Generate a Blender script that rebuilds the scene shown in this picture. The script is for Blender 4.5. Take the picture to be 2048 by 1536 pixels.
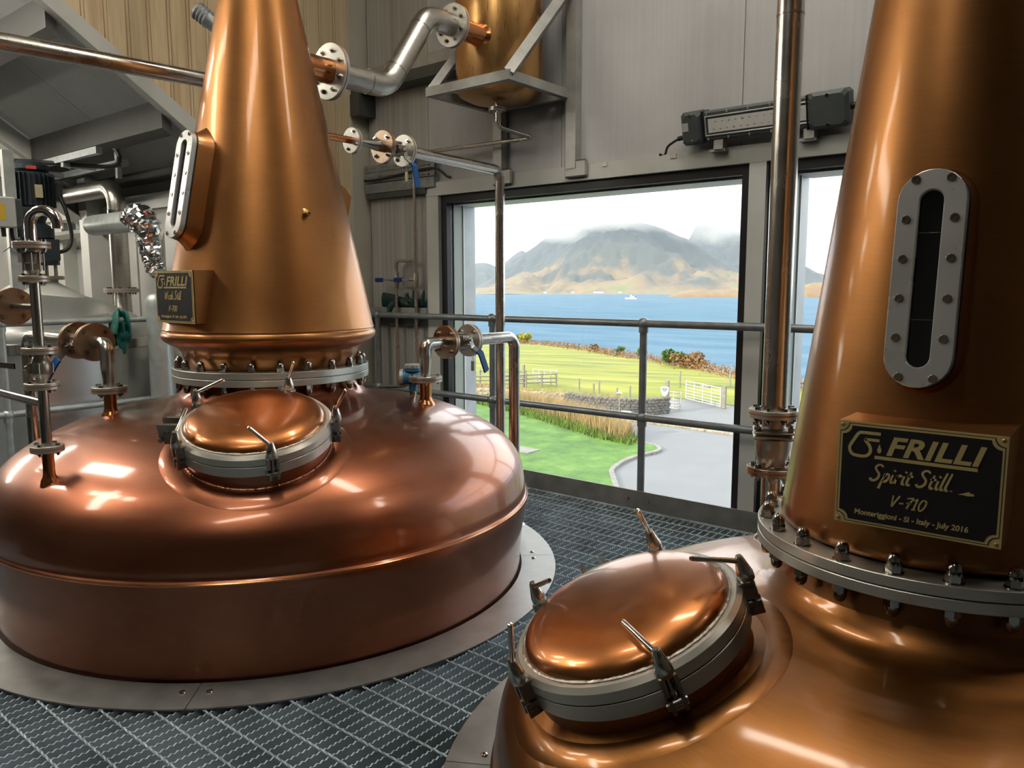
import bpy, math, random
import numpy as np
from mathutils import Vector, Matrix
PI = math.pi
S = bpy.context.scene
COL = S.collection
for o in list(bpy.data.objects):
    bpy.data.objects.remove(o)
random.seed(7)
rng = np.random.default_rng(11)

# ------------------------------------------------------------------ camera
F = 1548.9
YAW, PITCH, ROLL = 0.6842, 0.1254, 0.0015
CAM = np.array([0, 0, 1.27])
_f = np.array([-math.sin(YAW) * math.cos(PITCH), math.cos(YAW) * math.cos(PITCH), -math.sin(PITCH)])
_r = np.array([math.cos(YAW), math.sin(YAW), 0.0])
_d = np.cross(_f, _r)
_R = math.cos(ROLL) * _r + math.sin(ROLL) * _d
_D = -math.sin(ROLL) * _r + math.cos(ROLL) * _d
cd = bpy.data.cameras.new('camera')
cam = bpy.data.objects.new('camera', cd)
COL.objects.link(cam)
cd.sensor_width = 36
cd.lens = 36 * F / 2048
cd.clip_start = 0.02
cd.clip_end = 20000
m = Matrix(((_R[0], -_D[0], -_f[0], CAM[0]), (_R[1], -_D[1], -_f[1], CAM[1]), (_R[2], -_D[2], -_f[2], CAM[2]), (0, 0, 0, 1)))
cam.matrix_world = m
S.camera = cam

# ------------------------------------------------------------------ exposure, sky, sun
S.view_settings.view_transform = 'Standard'
S.view_settings.look = 'None'
S.view_settings.exposure = 0.0
S.view_settings.gamma = 1.0
S.view_settings.use_curve_mapping = False
S.cycles.use_denoising = True
S.cycles.max_bounces = 8
S.cycles.diffuse_bounces = 4
S.cycles.glossy_bounces = 5
S.cycles.transparent_max_bounces = 24
S.cycles.caustics_reflective = False
S.cycles.caustics_refractive = False
S.cycles.sample_clamp_indirect = 6.0
S.cycles.volume_bounces = 0

SKY_STRENGTH = 3.6
SUN_STRENGTH = 6.0
LAMP_STRENGTH = 22.0
HAZE = 0.000075

W = bpy.data.worlds.new('sky')
S.world = W
W.use_nodes = True
nt = W.node_tree
nt.nodes.clear()
wo = nt.nodes.new('ShaderNodeOutputWorld')
wb = nt.nodes.new('ShaderNodeBackground')
tc = nt.nodes.new('ShaderNodeTexCoord')
mp = nt.nodes.new('ShaderNodeMapping')
mp.inputs['Scale'].default_value = (1.0, 1.0, 2.6)
nz = nt.nodes.new('ShaderNodeTexNoise')
nz.inputs['Scale'].default_value = 2.3
nz.inputs['Detail'].default_value = 7
nz.inputs['Roughness'].default_value = 0.55
rp = nt.nodes.new('ShaderNodeValToRGB')
rp.color_ramp.elements[0].position = 0.33
rp.color_ramp.elements[0].color = (0.50, 0.70, 1.0, 1)
rp.color_ramp.elements[1].position = 0.52
rp.color_ramp.elements[1].color = (1.0, 0.985, 0.95, 1)
nt.links.new(tc.outputs['Generated'], mp.inputs['Vector'])
nt.links.new(mp.outputs[0], nz.inputs['Vector'])
nt.links.new(nz.outputs['Fac'], rp.inputs['Fac'])
nt.links.new(rp.outputs[0], wb.inputs['Color'])
wb.inputs['Strength'].default_value = SKY_STRENGTH
nt.links.new(wb.outputs[0], wo.inputs['Surface'])

sd = bpy.data.lights.new('sun', 'SUN')
sd.energy = SUN_STRENGTH
sd.angle = 0.009
sd.color = (1.0, 0.90, 0.72)
sun = bpy.data.objects.new('sun', sd)
COL.objects.link(sun)
SUN_EL = math.radians(22)
SUN_AZ = Vector((-0.34, -0.94, 0)).normalized()
sdir = Vector((SUN_AZ.x * math.cos(SUN_EL), SUN_AZ.y * math.cos(SUN_EL), math.sin(SUN_EL)))
sun.rotation_euler = sdir.to_track_quat('Z', 'Y').to_euler()
sun.location = (0, -20, 30)

# ------------------------------------------------------------------ materials
MATS = {}


class NG:
    def __init__(s, name):
        s.m = bpy.data.materials.new(name)
        s.m.use_nodes = True
        s.t = s.m.node_tree
        s.b = s.t.nodes['Principled BSDF']
        MATS[name] = s.m

    def n(s, typ, **kw):
        x = s.t.nodes.new(typ)
        for k, v in kw.items():
            if k in x.inputs:
                x.inputs[k].default_value = v
            else:
                setattr(x, k, v)
        return x

    def l(s, a, b):
        s.t.links.new(a, b)

    def coords(s, scale=(1, 1, 1), kind='Object'):
        a = s.n('ShaderNodeTexCoord')
        b = s.n('ShaderNodeMapping')
        b.inputs['Scale'].default_value = scale
        s.l(a.outputs[kind], b.inputs['Vector'])
        return b.outputs[0]

    def noise(s, vec, scale, detail=3, rough=0.5):
        x = s.n('ShaderNodeTexNoise')
        x.inputs['Scale'].default_value = scale
        x.inputs['Detail'].default_value = detail
        x.inputs['Roughness'].default_value = rough
        s.l(vec, x.inputs['Vector'])
        return x.outputs['Fac']

    def ramp(s, fac, stops):
        x = s.n('ShaderNodeValToRGB')
        e = x.color_ramp.elements
        while len(e) < len(stops):
            e.new(0.5)
        for q, (p, c) in zip(e, stops):
            q.position = p
            q.color = (*c, 1) if len(c) == 3 else c
        s.l(fac, x.inputs['Fac'])
        return x.outputs[0]

    def mapr(s, fac, a, b, c, d):
        x = s.n('ShaderNodeMapRange')
        for i, v in enumerate((a, b, c, d)):
            x.inputs[1 + i].default_value = v
        s.l(fac, x.inputs[0])
        return x.outputs[0]

    def bump(s, h, strength, dist=0.002):
        x = s.n('ShaderNodeBump')
        x.inputs['Strength'].default_value = strength
        x.inputs['Distance'].default_value = dist
        s.l(h, x.inputs['Height'])
        s.l(x.outputs[0], s.b.inputs['Normal'])

    def set(s, **kw):
        for k, v in kw.items():
            k = k.replace('_', ' ')
            s.b.inputs[k].default_value = (*v, 1) if isinstance(v, tuple) and len(v) == 3 else v
        return s


def flat(name, col, rough=0.5, metal=0.0, var=0.12, vscale=6.0, bump=0.0, bscale=80.0, stretch=(1, 1, 1), **kw):
    g = NG(name)
    g.set(Base_Color=col, Roughness=rough, Metallic=metal, **kw)
    v = g.coords(stretch)
    if var:
        f = g.noise(v, vscale, 4)
        c0 = tuple(x * (1 - var) for x in col)
        c1 = tuple(min(1, x * (1 + var)) for x in col)
        g.l(g.ramp(f, [(0.3, c0), (0.7, c1)]), g.b.inputs['Base Color'])
        g.l(g.mapr(f, 0.3, 0.7, rough * 0.88, min(1, rough * 1.12)), g.b.inputs['Roughness'])
    if bump:
        g.bump(g.noise(v, bscale, 3), bump)
    return g


def copper(name, c0, c1, c2, r0, r1, coat, streak=(2.5, 2.5, 60)):
    """lacquered, brushed copper sheet: blotchy tarnish, fine brush lines round the vessel"""
    g = NG(name)
    g.set(Metallic=1.0, Coat_Weight=coat, Coat_Roughness=0.10)
    v = g.coords()
    big = g.noise(v, 1.9, 4, 0.6)
    vs = g.coords(streak)
    fine = g.noise(vs, 6.0, 4, 0.6)
    mx = g.n('ShaderNodeMath', operation='MULTIPLY_ADD')
    g.l(fine, mx.inputs[0])
    mx.inputs[1].default_value = 0.35
    g.l(big, mx.inputs[2])
    g.l(g.ramp(mx.outputs[0], [(0.48, c0), (0.68, c1), (0.88, c2)]), g.b.inputs['Base Color'])
    g.l(g.mapr(fine, 0.3, 0.7, r0, r1), g.b.inputs['Roughness'])
    g.bump(fine, 0.018, 0.0006)
    return g


copper('copper_pot', (0.25, 0.084, 0.042), (0.31, 0.106, 0.053), (0.36, 0.130, 0.066), 0.32, 0.40, 0.65)
copper('copper_neck', (0.31, 0.130, 0.042), (0.37, 0.162, 0.053), (0.43, 0.192, 0.068), 0.36, 0.44, 0.35)
copper('copper_spirit', (0.24, 0.094, 0.027), (0.29, 0.118, 0.034), (0.35, 0.148, 0.046), 0.33, 0.41, 0.6)
copper('copper_lid', (0.38, 0.135, 0.042), (0.44, 0.16, 0.050), (0.50, 0.19, 0.060), 0.28, 0.36, 0.7, (3, 3, 3))
copper('copper_stub', (0.50, 0.17, 0.06), (0.58, 0.22, 0.08), (0.62, 0.27, 0.11), 0.18, 0.28, 0.3)
copper('copper_condenser', (0.50, 0.27, 0.10), (0.58, 0.33, 0.12), (0.62, 0.36, 0.16), 0.26, 0.38, 0.2, (30, 30, 1.5))
flat('weld_bead', (0.45, 0.22, 0.13), 0.34, 1.0, 0.25, 60, 0.8, 160)
flat('weld_grey', (0.42, 0.40, 0.36), 0.36, 1.0, 0.25, 80, 0.9, 190)


def steel(name, col, rough, var, stretch=(1, 1, 1)):
    g = NG(name)
    g.set(Metallic=1.0)
    f = g.noise(g.coords(stretch), 14, 4)
    c0 = tuple(x * (1 - var) for x in col)
    c1 = tuple(min(1, x * (1 + var)) for x in col)
    g.l(g.ramp(f, [(0.3, c0), (0.7, c1)]), g.b.inputs['Base Color'])
    g.l(g.mapr(f, 0.3, 0.7, rough * 0.8, rough * 1.25), g.b.inputs['Roughness'])
    return g


steel('stainless', (0.56, 0.54, 0.50), 0.24, 0.06)
steel('stainless_polished', (0.62, 0.60, 0.57), 0.13, 0.04)
steel('stainless_brushed', (0.50, 0.48, 0.44), 0.33, 0.08, (2, 2, 30))
steel('stainless_dark', (0.34, 0.32, 0.29), 0.28, 0.10)
flat('flange_steel', (0.60, 0.585, 0.53), 0.36, 0.72, 0.05, 5)
flat('sight_steel', (0.62, 0.62, 0.61), 0.28, 0.6, 0.05, 8)
steel('flange_brown', (0.40, 0.30, 0.22), 0.30, 0.08)
steel('nut_steel', (0.42, 0.40, 0.37), 0.16, 0.05)
steel('cast_steel', (0.42, 0.39, 0.34), 0.38, 0.10)
flat('tank_steel', (0.55, 0.555, 0.54), 0.34, 0.75, 0.06, 3)
steel('foil', (0.78, 0.78, 0.78), 0.16, 0.05)
flat('gasket_red', (0.42, 0.12, 0.05), 0.5, 0.0, 0.2, 30)
flat('galvanised', (0.30, 0.33, 0.34), 0.42, 0.55, 0.22, 18)
flat('galvanised_pale', (0.52, 0.56, 0.55), 0.40, 0.55, 0.15, 14)
flat('frame_steel', (0.40, 0.40, 0.375), 0.45, 0.45, 0.18, 9)
flat('grating_steel', (0.40, 0.48, 0.53), 0.5, 0.15, 0.28, 7)
flat('kick_plate_steel', (0.22, 0.215, 0.20), 0.46, 0.35, 0.22, 9, 0.1, 60)
flat('ring_plate', (0.27, 0.265, 0.255), 0.40, 0.55, 0.16, 11)
flat('rail_grey', (0.25, 0.275, 0.285), 0.38, 0.55, 0.15, 16)
flat('purlin_dark', (0.085, 0.085, 0.078), 0.6, 0.2, 0.2, 8)
flat('paint_white', (0.66, 0.66, 0.63), 0.45, 0, 0.06, 5)
flat('paint_offwhite', (0.60, 0.60, 0.555), 0.5, 0, 0.07, 4)
flat('paint_column', (0.62, 0.58, 0.49), 0.5, 0, 0.06, 3)
flat('frame_black', (0.012, 0.013, 0.016), 0.42, 0, 0.2, 10)
flat('jamb_green', (0.30, 0.32, 0.27), 0.42, 0.1, 0.08, 4)
flat('jamb_grey', (0.40, 0.42, 0.42), 0.42, 0.1, 0.12, 8)
flat('rubber_black', (0.012, 0.012, 0.012), 0.45, 0, 0.2, 20)
flat('grip_blue', (0.012, 0.10, 0.32), 0.36, 0, 0.1, 30)
flat('grip_dark_blue', (0.008, 0.03, 0.22), 0.36, 0, 0.1, 30)
flat('transmitter_blue', (0.05, 0.24, 0.44), 0.4, 0, 0.1, 30)
flat('transmitter_grey', (0.55, 0.55, 0.52), 0.4, 0.2, 0.06, 30)
flat('glove_green', (0.004, 0.105, 0.085), 0.5, 0, 0.2, 30, 0.3, 120)
flat('glove_dark', (0.004, 0.035, 0.032), 0.55, 0, 0.2, 30, 0.3, 120)
flat('housing_grey', (0.075, 0.088, 0.09), 0.45, 0, 0.1, 14, 0.1, 150)
flat('lens_strip', (0.75, 0.74, 0.70), 0.35, 0, 0.04, 30)
flat('motor_blue', (0.022, 0.035, 0.045), 0.45, 0, 0.15, 20)
flat('box_grey', (0.52, 0.52, 0.49), 0.45, 0, 0.05, 9)
flat('sticker_yellow', (0.75, 0.48, 0.05), 0.5, 0, 0.05, 9)
flat('label_gold', (0.48, 0.44, 0.26), 0.45, 0.2, 0.1, 30)
flat('label_red', (0.62, 0.06, 0.05), 0.5, 0, 0.05, 20)
flat('tag_white', (0.78, 0.76, 0.78), 0.4, 0, 0.03, 9)
flat('tag_pink', (0.72, 0.12, 0.28), 0.5, 0, 0.05, 9)
flat('plate_black', (0.004, 0.004, 0.0055), 0.55, 0, 0.1, 40)
flat('brass', (0.72, 0.56, 0.25), 0.34, 0.4, 0.06, 30)
flat('plug_brass', (0.62, 0.40, 0.16), 0.3, 1.0, 0.1, 30)
flat('lower_floor', (0.045, 0.045, 0.043), 0.7, 0, 0.3, 3)
flat('ceiling_grey', (0.42, 0.41, 0.39), 0.55, 0, 0.06, 2)
flat('room_grey', (0.40, 0.38, 0.35), 0.6, 0, 0.1, 1.5)
flat('room_dark', (0.20, 0.18, 0.16), 0.6, 0, 0.15, 1.5)
flat('dark_recess', (0.05, 0.052, 0.05), 0.7, 0, 0.2, 4)
flat('glass_dark', (0.004, 0.006, 0.007), 0.05, 0, 0.1, 8, Coat_Weight=0.6)

# profiled wall sheet: fine upright ribs
g = NG('cladding')
g.set(Roughness=0.42)
v = g.coords((1, 1, 1))
wv = g.n('ShaderNodeTexWave', wave_type='BANDS', bands_direction='X')
wv.inputs['Scale'].default_value = 19
wv.inputs['Distortion'].default_value = 0
g.l(v, wv.inputs['Vector'])
f1 = g.noise(g.coords((40, 40, 0.5)), 1.0, 3)
f2 = g.noise(v, 1.2, 4)
mx = g.n('ShaderNodeMath', operation='MULTIPLY_ADD')
g.l(f1, mx.inputs[0])
mx.inputs[1].default_value = 0.4
g.l(f2, mx.inputs[2])
g.l(g.ramp(mx.outputs[0], [(0.5, (0.44, 0.435, 0.44)), (0.9, (0.56, 0.55, 0.55))]), g.b.inputs['Base Color'])
g.bump(wv.outputs['Fac'], 0.10, 0.004)
g = NG('cladding_dull')
g.set(Roughness=0.45)
f1 = g.noise(g.coords((30, 30, 0.35)), 1.0, 4)
g.l(g.ramp(f1, [(0.32, (0.36, 0.345, 0.32)), (0.68, (0.54, 0.52, 0.48))]), g.b.inputs['Base Color'])
g.bump(f1, 0.12, 0.004)
g = NG('roof_sheet')
g.set(Roughness=0.5)
f2 = g.noise(g.coords(), 1.5, 4)
wv = g.n('ShaderNodeTexWave', wave_type='BANDS', bands_direction='X')
wv.inputs['Scale'].default_value = 13
g.l(g.coords(), wv.inputs['Vector'])
g.l(g.ramp(f2, [(0.3, (0.46, 0.475, 0.465)), (0.7, (0.56, 0.575, 0.565))]), g.b.inputs['Base Color'])
g.bump(wv.outputs['Fac'], 0.25, 0.006)
g = NG('timber')
g.set(Roughness=0.55)
f1 = g.noise(g.coords((14, 14, 0.7)), 1.6, 6, 0.6)
oi = g.n('ShaderNodeObjectInfo')
mx = g.n('ShaderNodeMath', operation='MULTIPLY_ADD')
g.l(oi.outputs['Random'], mx.inputs[0])
mx.inputs[1].default_value = 0.25
g.l(f1, mx.inputs[2])
g.l(g.ramp(mx.outputs[0], [(0.35, (0.55, 0.38, 0.21)), (0.6, (0.74, 0.57, 0.35)), (0.9, (0.82, 0.67, 0.45))]), g.b.inputs['Base Color'])
g.bump(f1, 0.1, 0.003)
# thin clear glass
g = NG('window_glass')
gl = g.n('ShaderNodeBsdfGlossy')
gl.inputs['Roughness'].default_value = 0.0
tr = g.n('ShaderNodeBsdfTransparent')
tr.inputs['Color'].default_value = (0.97, 0.985, 0.98, 1)
fr = g.n('ShaderNodeFresnel')
fr.inputs['IOR'].default_value = 1.22
mi = g.n('ShaderNodeMixShader')
g.l(fr.outputs[0], mi.inputs[0])
g.l(tr.outputs[0], mi.inputs[1])
g.l(gl.outputs[0], mi.inputs[2])
g.l(mi.outputs[0], g.t.nodes['Material Output'].inputs['Surface'])
g = NG('lamp_glow')
g.set(Base_Color=(0.9, 0.9, 0.88), Emission_Color=(1.0, 0.93, 0.80), Emission_Strength=LAMP_STRENGTH)
# outdoors
flat('asphalt', (0.135, 0.14, 0.145), 0.75, 0, 0.12, 0.7, 0.3, 40)
flat('kerb_stone', (0.18, 0.17, 0.155), 0.8, 0, 0.2, 4, 0.4, 30)
flat('stone_rubble', (0.252, 0.21, 0.144), 0.85, 0, 0.35, 2.5, 0.6, 12)
flat('stone_shaded', (0.11, 0.1018, 0.09075), 0.85, 0, 0.35, 3.5, 0.6, 12)  # dressed stone of the curved wall, its shade put into the colour
flat('fence_wood', (0.2, 0.18, 0.14), 0.8, 0, 0.2, 5)
flat('gate_pale', (0.396, 0.384, 0.336), 0.5, 0.1, 0.08, 5)
flat('leaf_green', (0.06, 0.114, 0.018), 0.6, 0, 0.4, 1.5)
flat('leaf_yellow', (0.3, 0.276, 0.03), 0.6, 0, 0.35, 1.5)
flat('leaf_rust', (0.198, 0.1045, 0.033), 0.65, 0, 0.4, 0.8)
flat('straw', (0.341, 0.2475, 0.11), 0.7, 0, 0.3, 1.2)
flat('weed_green', (0.11, 0.17, 0.025), 0.7, 0, 0.3, 1.2)
flat('boat_white', (0.525, 0.532, 0.532), 0.4, 0, 0.03, 1)
flat('boat_dark', (0.05, 0.06, 0.08), 0.4, 0, 0.03, 1)
flat('foam', (0.56, 0.588, 0.602), 0.6, 0, 0.03, 1)
flat('render_white', (0.468, 0.462, 0.438), 0.7, 0, 0.03, 1)
flat('slate', (0.084, 0.091, 0.098), 0.6, 0, 0.1, 1)


def grassmat(name, a, b, c, scale, stretch):
    g = NG(name)
    g.set(Roughness=0.8)
    f = g.noise(g.coords(stretch), scale, 6, 0.62)
    g.l(g.ramp(f, [(0.32, a), (0.52, b), (0.72, c)]), g.b.inputs['Base Color'])
    g.bump(g.noise(g.coords(), 9, 4), 0.5, 0.05)


grassmat('lawn_grass', (0.03025, 0.0825, 0.0066), (0.0605, 0.143, 0.01375), (0.121, 0.209, 0.0275), 0.9, (1, 1, 1))
grassmat('field_grass', (0.062, 0.090, 0.003), (0.165, 0.178, 0.005), (0.27, 0.255, 0.018), 0.16, (0.45, 2.4, 1))  # grass tones whose streaks also carry the low-sun shading of the field
grassmat('bank_heath', (0.132, 0.084, 0.03), (0.198, 0.126, 0.042), (0.216, 0.18, 0.048), 0.25, (1, 1, 1))
g = NG('sea')
f1 = g.noise(g.coords((0.02, 0.05, 1)), 1.0, 4)
dif = g.n('ShaderNodeBsdfDiffuse')
g.l(g.ramp(f1, [(0.3, (0.058, 0.120, 0.180)), (0.7, (0.092, 0.160, 0.218))]), dif.inputs['Color'])
glo = g.n('ShaderNodeBsdfGlossy')
glo.inputs['Roughness'].default_value = 0.22
bm = g.n('ShaderNodeBump')
bm.inputs['Strength'].default_value = 0.9
bm.inputs['Distance'].default_value = 0.6
g.l(g.noise(g.coords((0.25, 0.5, 1)), 1.0, 5, 0.65), bm.inputs['Height'])
g.l(bm.outputs[0], glo.inputs['Normal'])
g.l(bm.outputs[0], dif.inputs['Normal'])
mi = g.n('ShaderNodeMixShader')
mi.inputs[0].default_value = 0.055
g.l(dif.outputs[0], mi.inputs[1])
g.l(glo.outputs[0], mi.inputs[2])
g.l(mi.outputs[0], g.t.nodes['Material Output'].inputs['Surface'])


def hillmat(name, stops, scale):
    g = NG(name)
    g.set(Roughness=0.9)
    f = g.noise(g.coords(), scale, 8, 0.62)
    ge = g.n('ShaderNodeTexCoord')
    sx = g.n('ShaderNodeSeparateXYZ')
    g.l(ge.outputs['Object'], sx.inputs[0])
    hz = g.mapr(sx.outputs['Z'], 0, 240, -0.04, 0.46)
    mx = g.n('ShaderNodeMath', operation='ADD')
    g.l(f, mx.inputs[0])
    g.l(hz, mx.inputs[1])
    g.l(g.ramp(mx.outputs[0], stops), g.b.inputs['Base Color'])


hillmat('moorland', [(0.36, (0.10, 0.12, 0.03)), (0.45, (0.17, 0.115, 0.05)), (0.53, (0.12, 0.085, 0.045)), (0.62, (0.042, 0.044, 0.036)), (0.9, (0.028, 0.032, 0.033))], 0.006)
hillmat('far_hill', [(0.3, (0.042, 0.043, 0.033)), (0.7, (0.026, 0.030, 0.031))], 0.004)
hillmat('headland', [(0.40, (0.15, 0.085, 0.032)), (0.60, (0.19, 0.13, 0.045)), (0.8, (0.17, 0.16, 0.04))], 0.03)


def volume(name, dens, col=(1, 1, 1), aniso=0.2):
    mm = bpy.data.materials.new(name)
    mm.use_nodes = True
    t = mm.node_tree
    t.nodes.clear()
    out = t.nodes.new('ShaderNodeOutputMaterial')
    vs = t.nodes.new('ShaderNodeVolumeScatter')
    vs.inputs['Density'].default_value = dens
    vs.inputs['Color'].default_value = (*col, 1)
    vs.inputs['Anisotropy'].default_value = aniso
    t.links.new(vs.outputs[0], out.inputs['Volume'])
    MATS[name] = mm
    return mm


volume('haze_air', HAZE, (0.70, 0.86, 1.0), -0.1)


def vapour(name, dens, aniso):
    mm = bpy.data.materials.new(name)
    mm.use_nodes = True
    t = mm.node_tree
    t.nodes.clear()
    N = t.nodes.new
    out = N('ShaderNodeOutputMaterial')
    vs = N('ShaderNodeVolumeScatter')
    vs.inputs['Anisotropy'].default_value = aniso
    tc_ = N('ShaderNodeTexCoord')
    sub = N('ShaderNodeVectorMath')
    sub.operation = 'SUBTRACT'
    sub.inputs[1].default_value = (0.5, 0.5, 0.5)
    ln = N('ShaderNodeVectorMath')
    ln.operation = 'LENGTH'
    t.links.new(tc_.outputs['Generated'], sub.inputs[0])
    t.links.new(sub.outputs[0], ln.inputs[0])
    nz_ = N('ShaderNodeTexNoise')
    nz_.inputs['Scale'].default_value = 0.011
    nz_.inputs['Detail'].default_value = 4
    t.links.new(tc_.outputs['Object'], nz_.inputs['Vector'])
    a = N('ShaderNodeMath')
    a.operation = 'MULTIPLY_ADD'
    a.inputs[1].default_value = 1.25
    t.links.new(nz_.outputs['Fac'], a.inputs[0])
    b_ = N('ShaderNodeMath')
    b_.operation = 'MULTIPLY'
    b_.inputs[1].default_value = -2.0
    t.links.new(ln.outputs['Value'], b_.inputs[0])
    t.links.new(b_.outputs[0], a.inputs[2])
    mr = N('ShaderNodeMapRange')
    mr.inputs[1].default_value = -0.28
    mr.inputs[2].default_value = 0.55
    mr.inputs[3].default_value = 0.0
    mr.inputs[4].default_value = dens
    t.links.new(a.outputs[0], mr.inputs[0])
    t.links.new(mr.outputs[0], vs.inputs['Density'])
    t.links.new(vs.outputs[0], out.inputs['Volume'])
    MATS[name] = mm


vapour('cloud_vapour', 0.011, -0.25)
M = MATS


# ------------------------------------------------------------------ mesh builder
def frame(o, z, x=None):
    z = np.array(z, float)
    z /= np.linalg.norm(z)
    if x is None:
        x = np.array([1, 0, 0]) if abs(z[0]) < 0.9 else np.array([0, 1, 0])
    x = np.array(x, float)
    x = x - z * (x @ z)
    x /= np.linalg.norm(x)
    y = np.cross(z, x)
    T = np.eye(4)
    T[:3, 0], T[:3, 1], T[:3, 2], T[:3, 3] = x, y, z, o
    return T


def catmull(pts, n=6, closed=False):
    P = np.array(pts, float)
    out = []
    N = len(P)
    rngN = N if closed else N - 1
    for i in range(rngN):
        if closed:
            p0, p1, p2, p3 = P[(i - 1) % N], P[i], P[(i + 1) % N], P[(i + 2) % N]
        else:
            p0, p1, p2, p3 = P[max(i - 1, 0)], P[i], P[i + 1], P[min(i + 2, N - 1)]
        for k in range(n):
            t = k / n
            out.append(0.5 * ((2 * p1) + (-p0 + p2) * t + (2 * p0 - 5 * p1 + 4 * p2 - p3) * t * t + (-p0 + 3 * p1 - 3 * p2 + p3) * t ** 3))
    if not closed:
        out.append(P[-1])
    return np.array(out)


def bend(pts, rad, n=8):
    """round the corners of a polyline with arcs"""
    P = [np.array(p, float) for p in pts]
    out = [P[0]]
    for i in range(1, len(P) - 1):
        a, b, c = P[i - 1], P[i], P[i + 1]
        u = (a - b) / np.linalg.norm(a - b)
        w = (c - b) / np.linalg.norm(c - b)
        ang = math.acos(max(-1, min(1, u @ w)))
        rr = rad[i - 1] if isinstance(rad, (list, tuple)) else rad
        t = min(rr / math.tan(ang / 2), 0.49 * np.linalg.norm(a - b), 0.49 * np.linalg.norm(c - b))
        rr = t * math.tan(ang / 2)
        bis = (u + w) / np.linalg.norm(u + w)
        cen = b + bis * (rr / math.sin(ang / 2))
        s, e = b + u * t - cen, b + w * t - cen
        tot = PI - ang
        for k in range(n + 1):
            f = k / n
            v = (math.sin((1 - f) * tot) * s + math.sin(f * tot) * e) / math.sin(tot)
            out.append(cen + v)
    out.append(P[-1])
    return out


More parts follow.
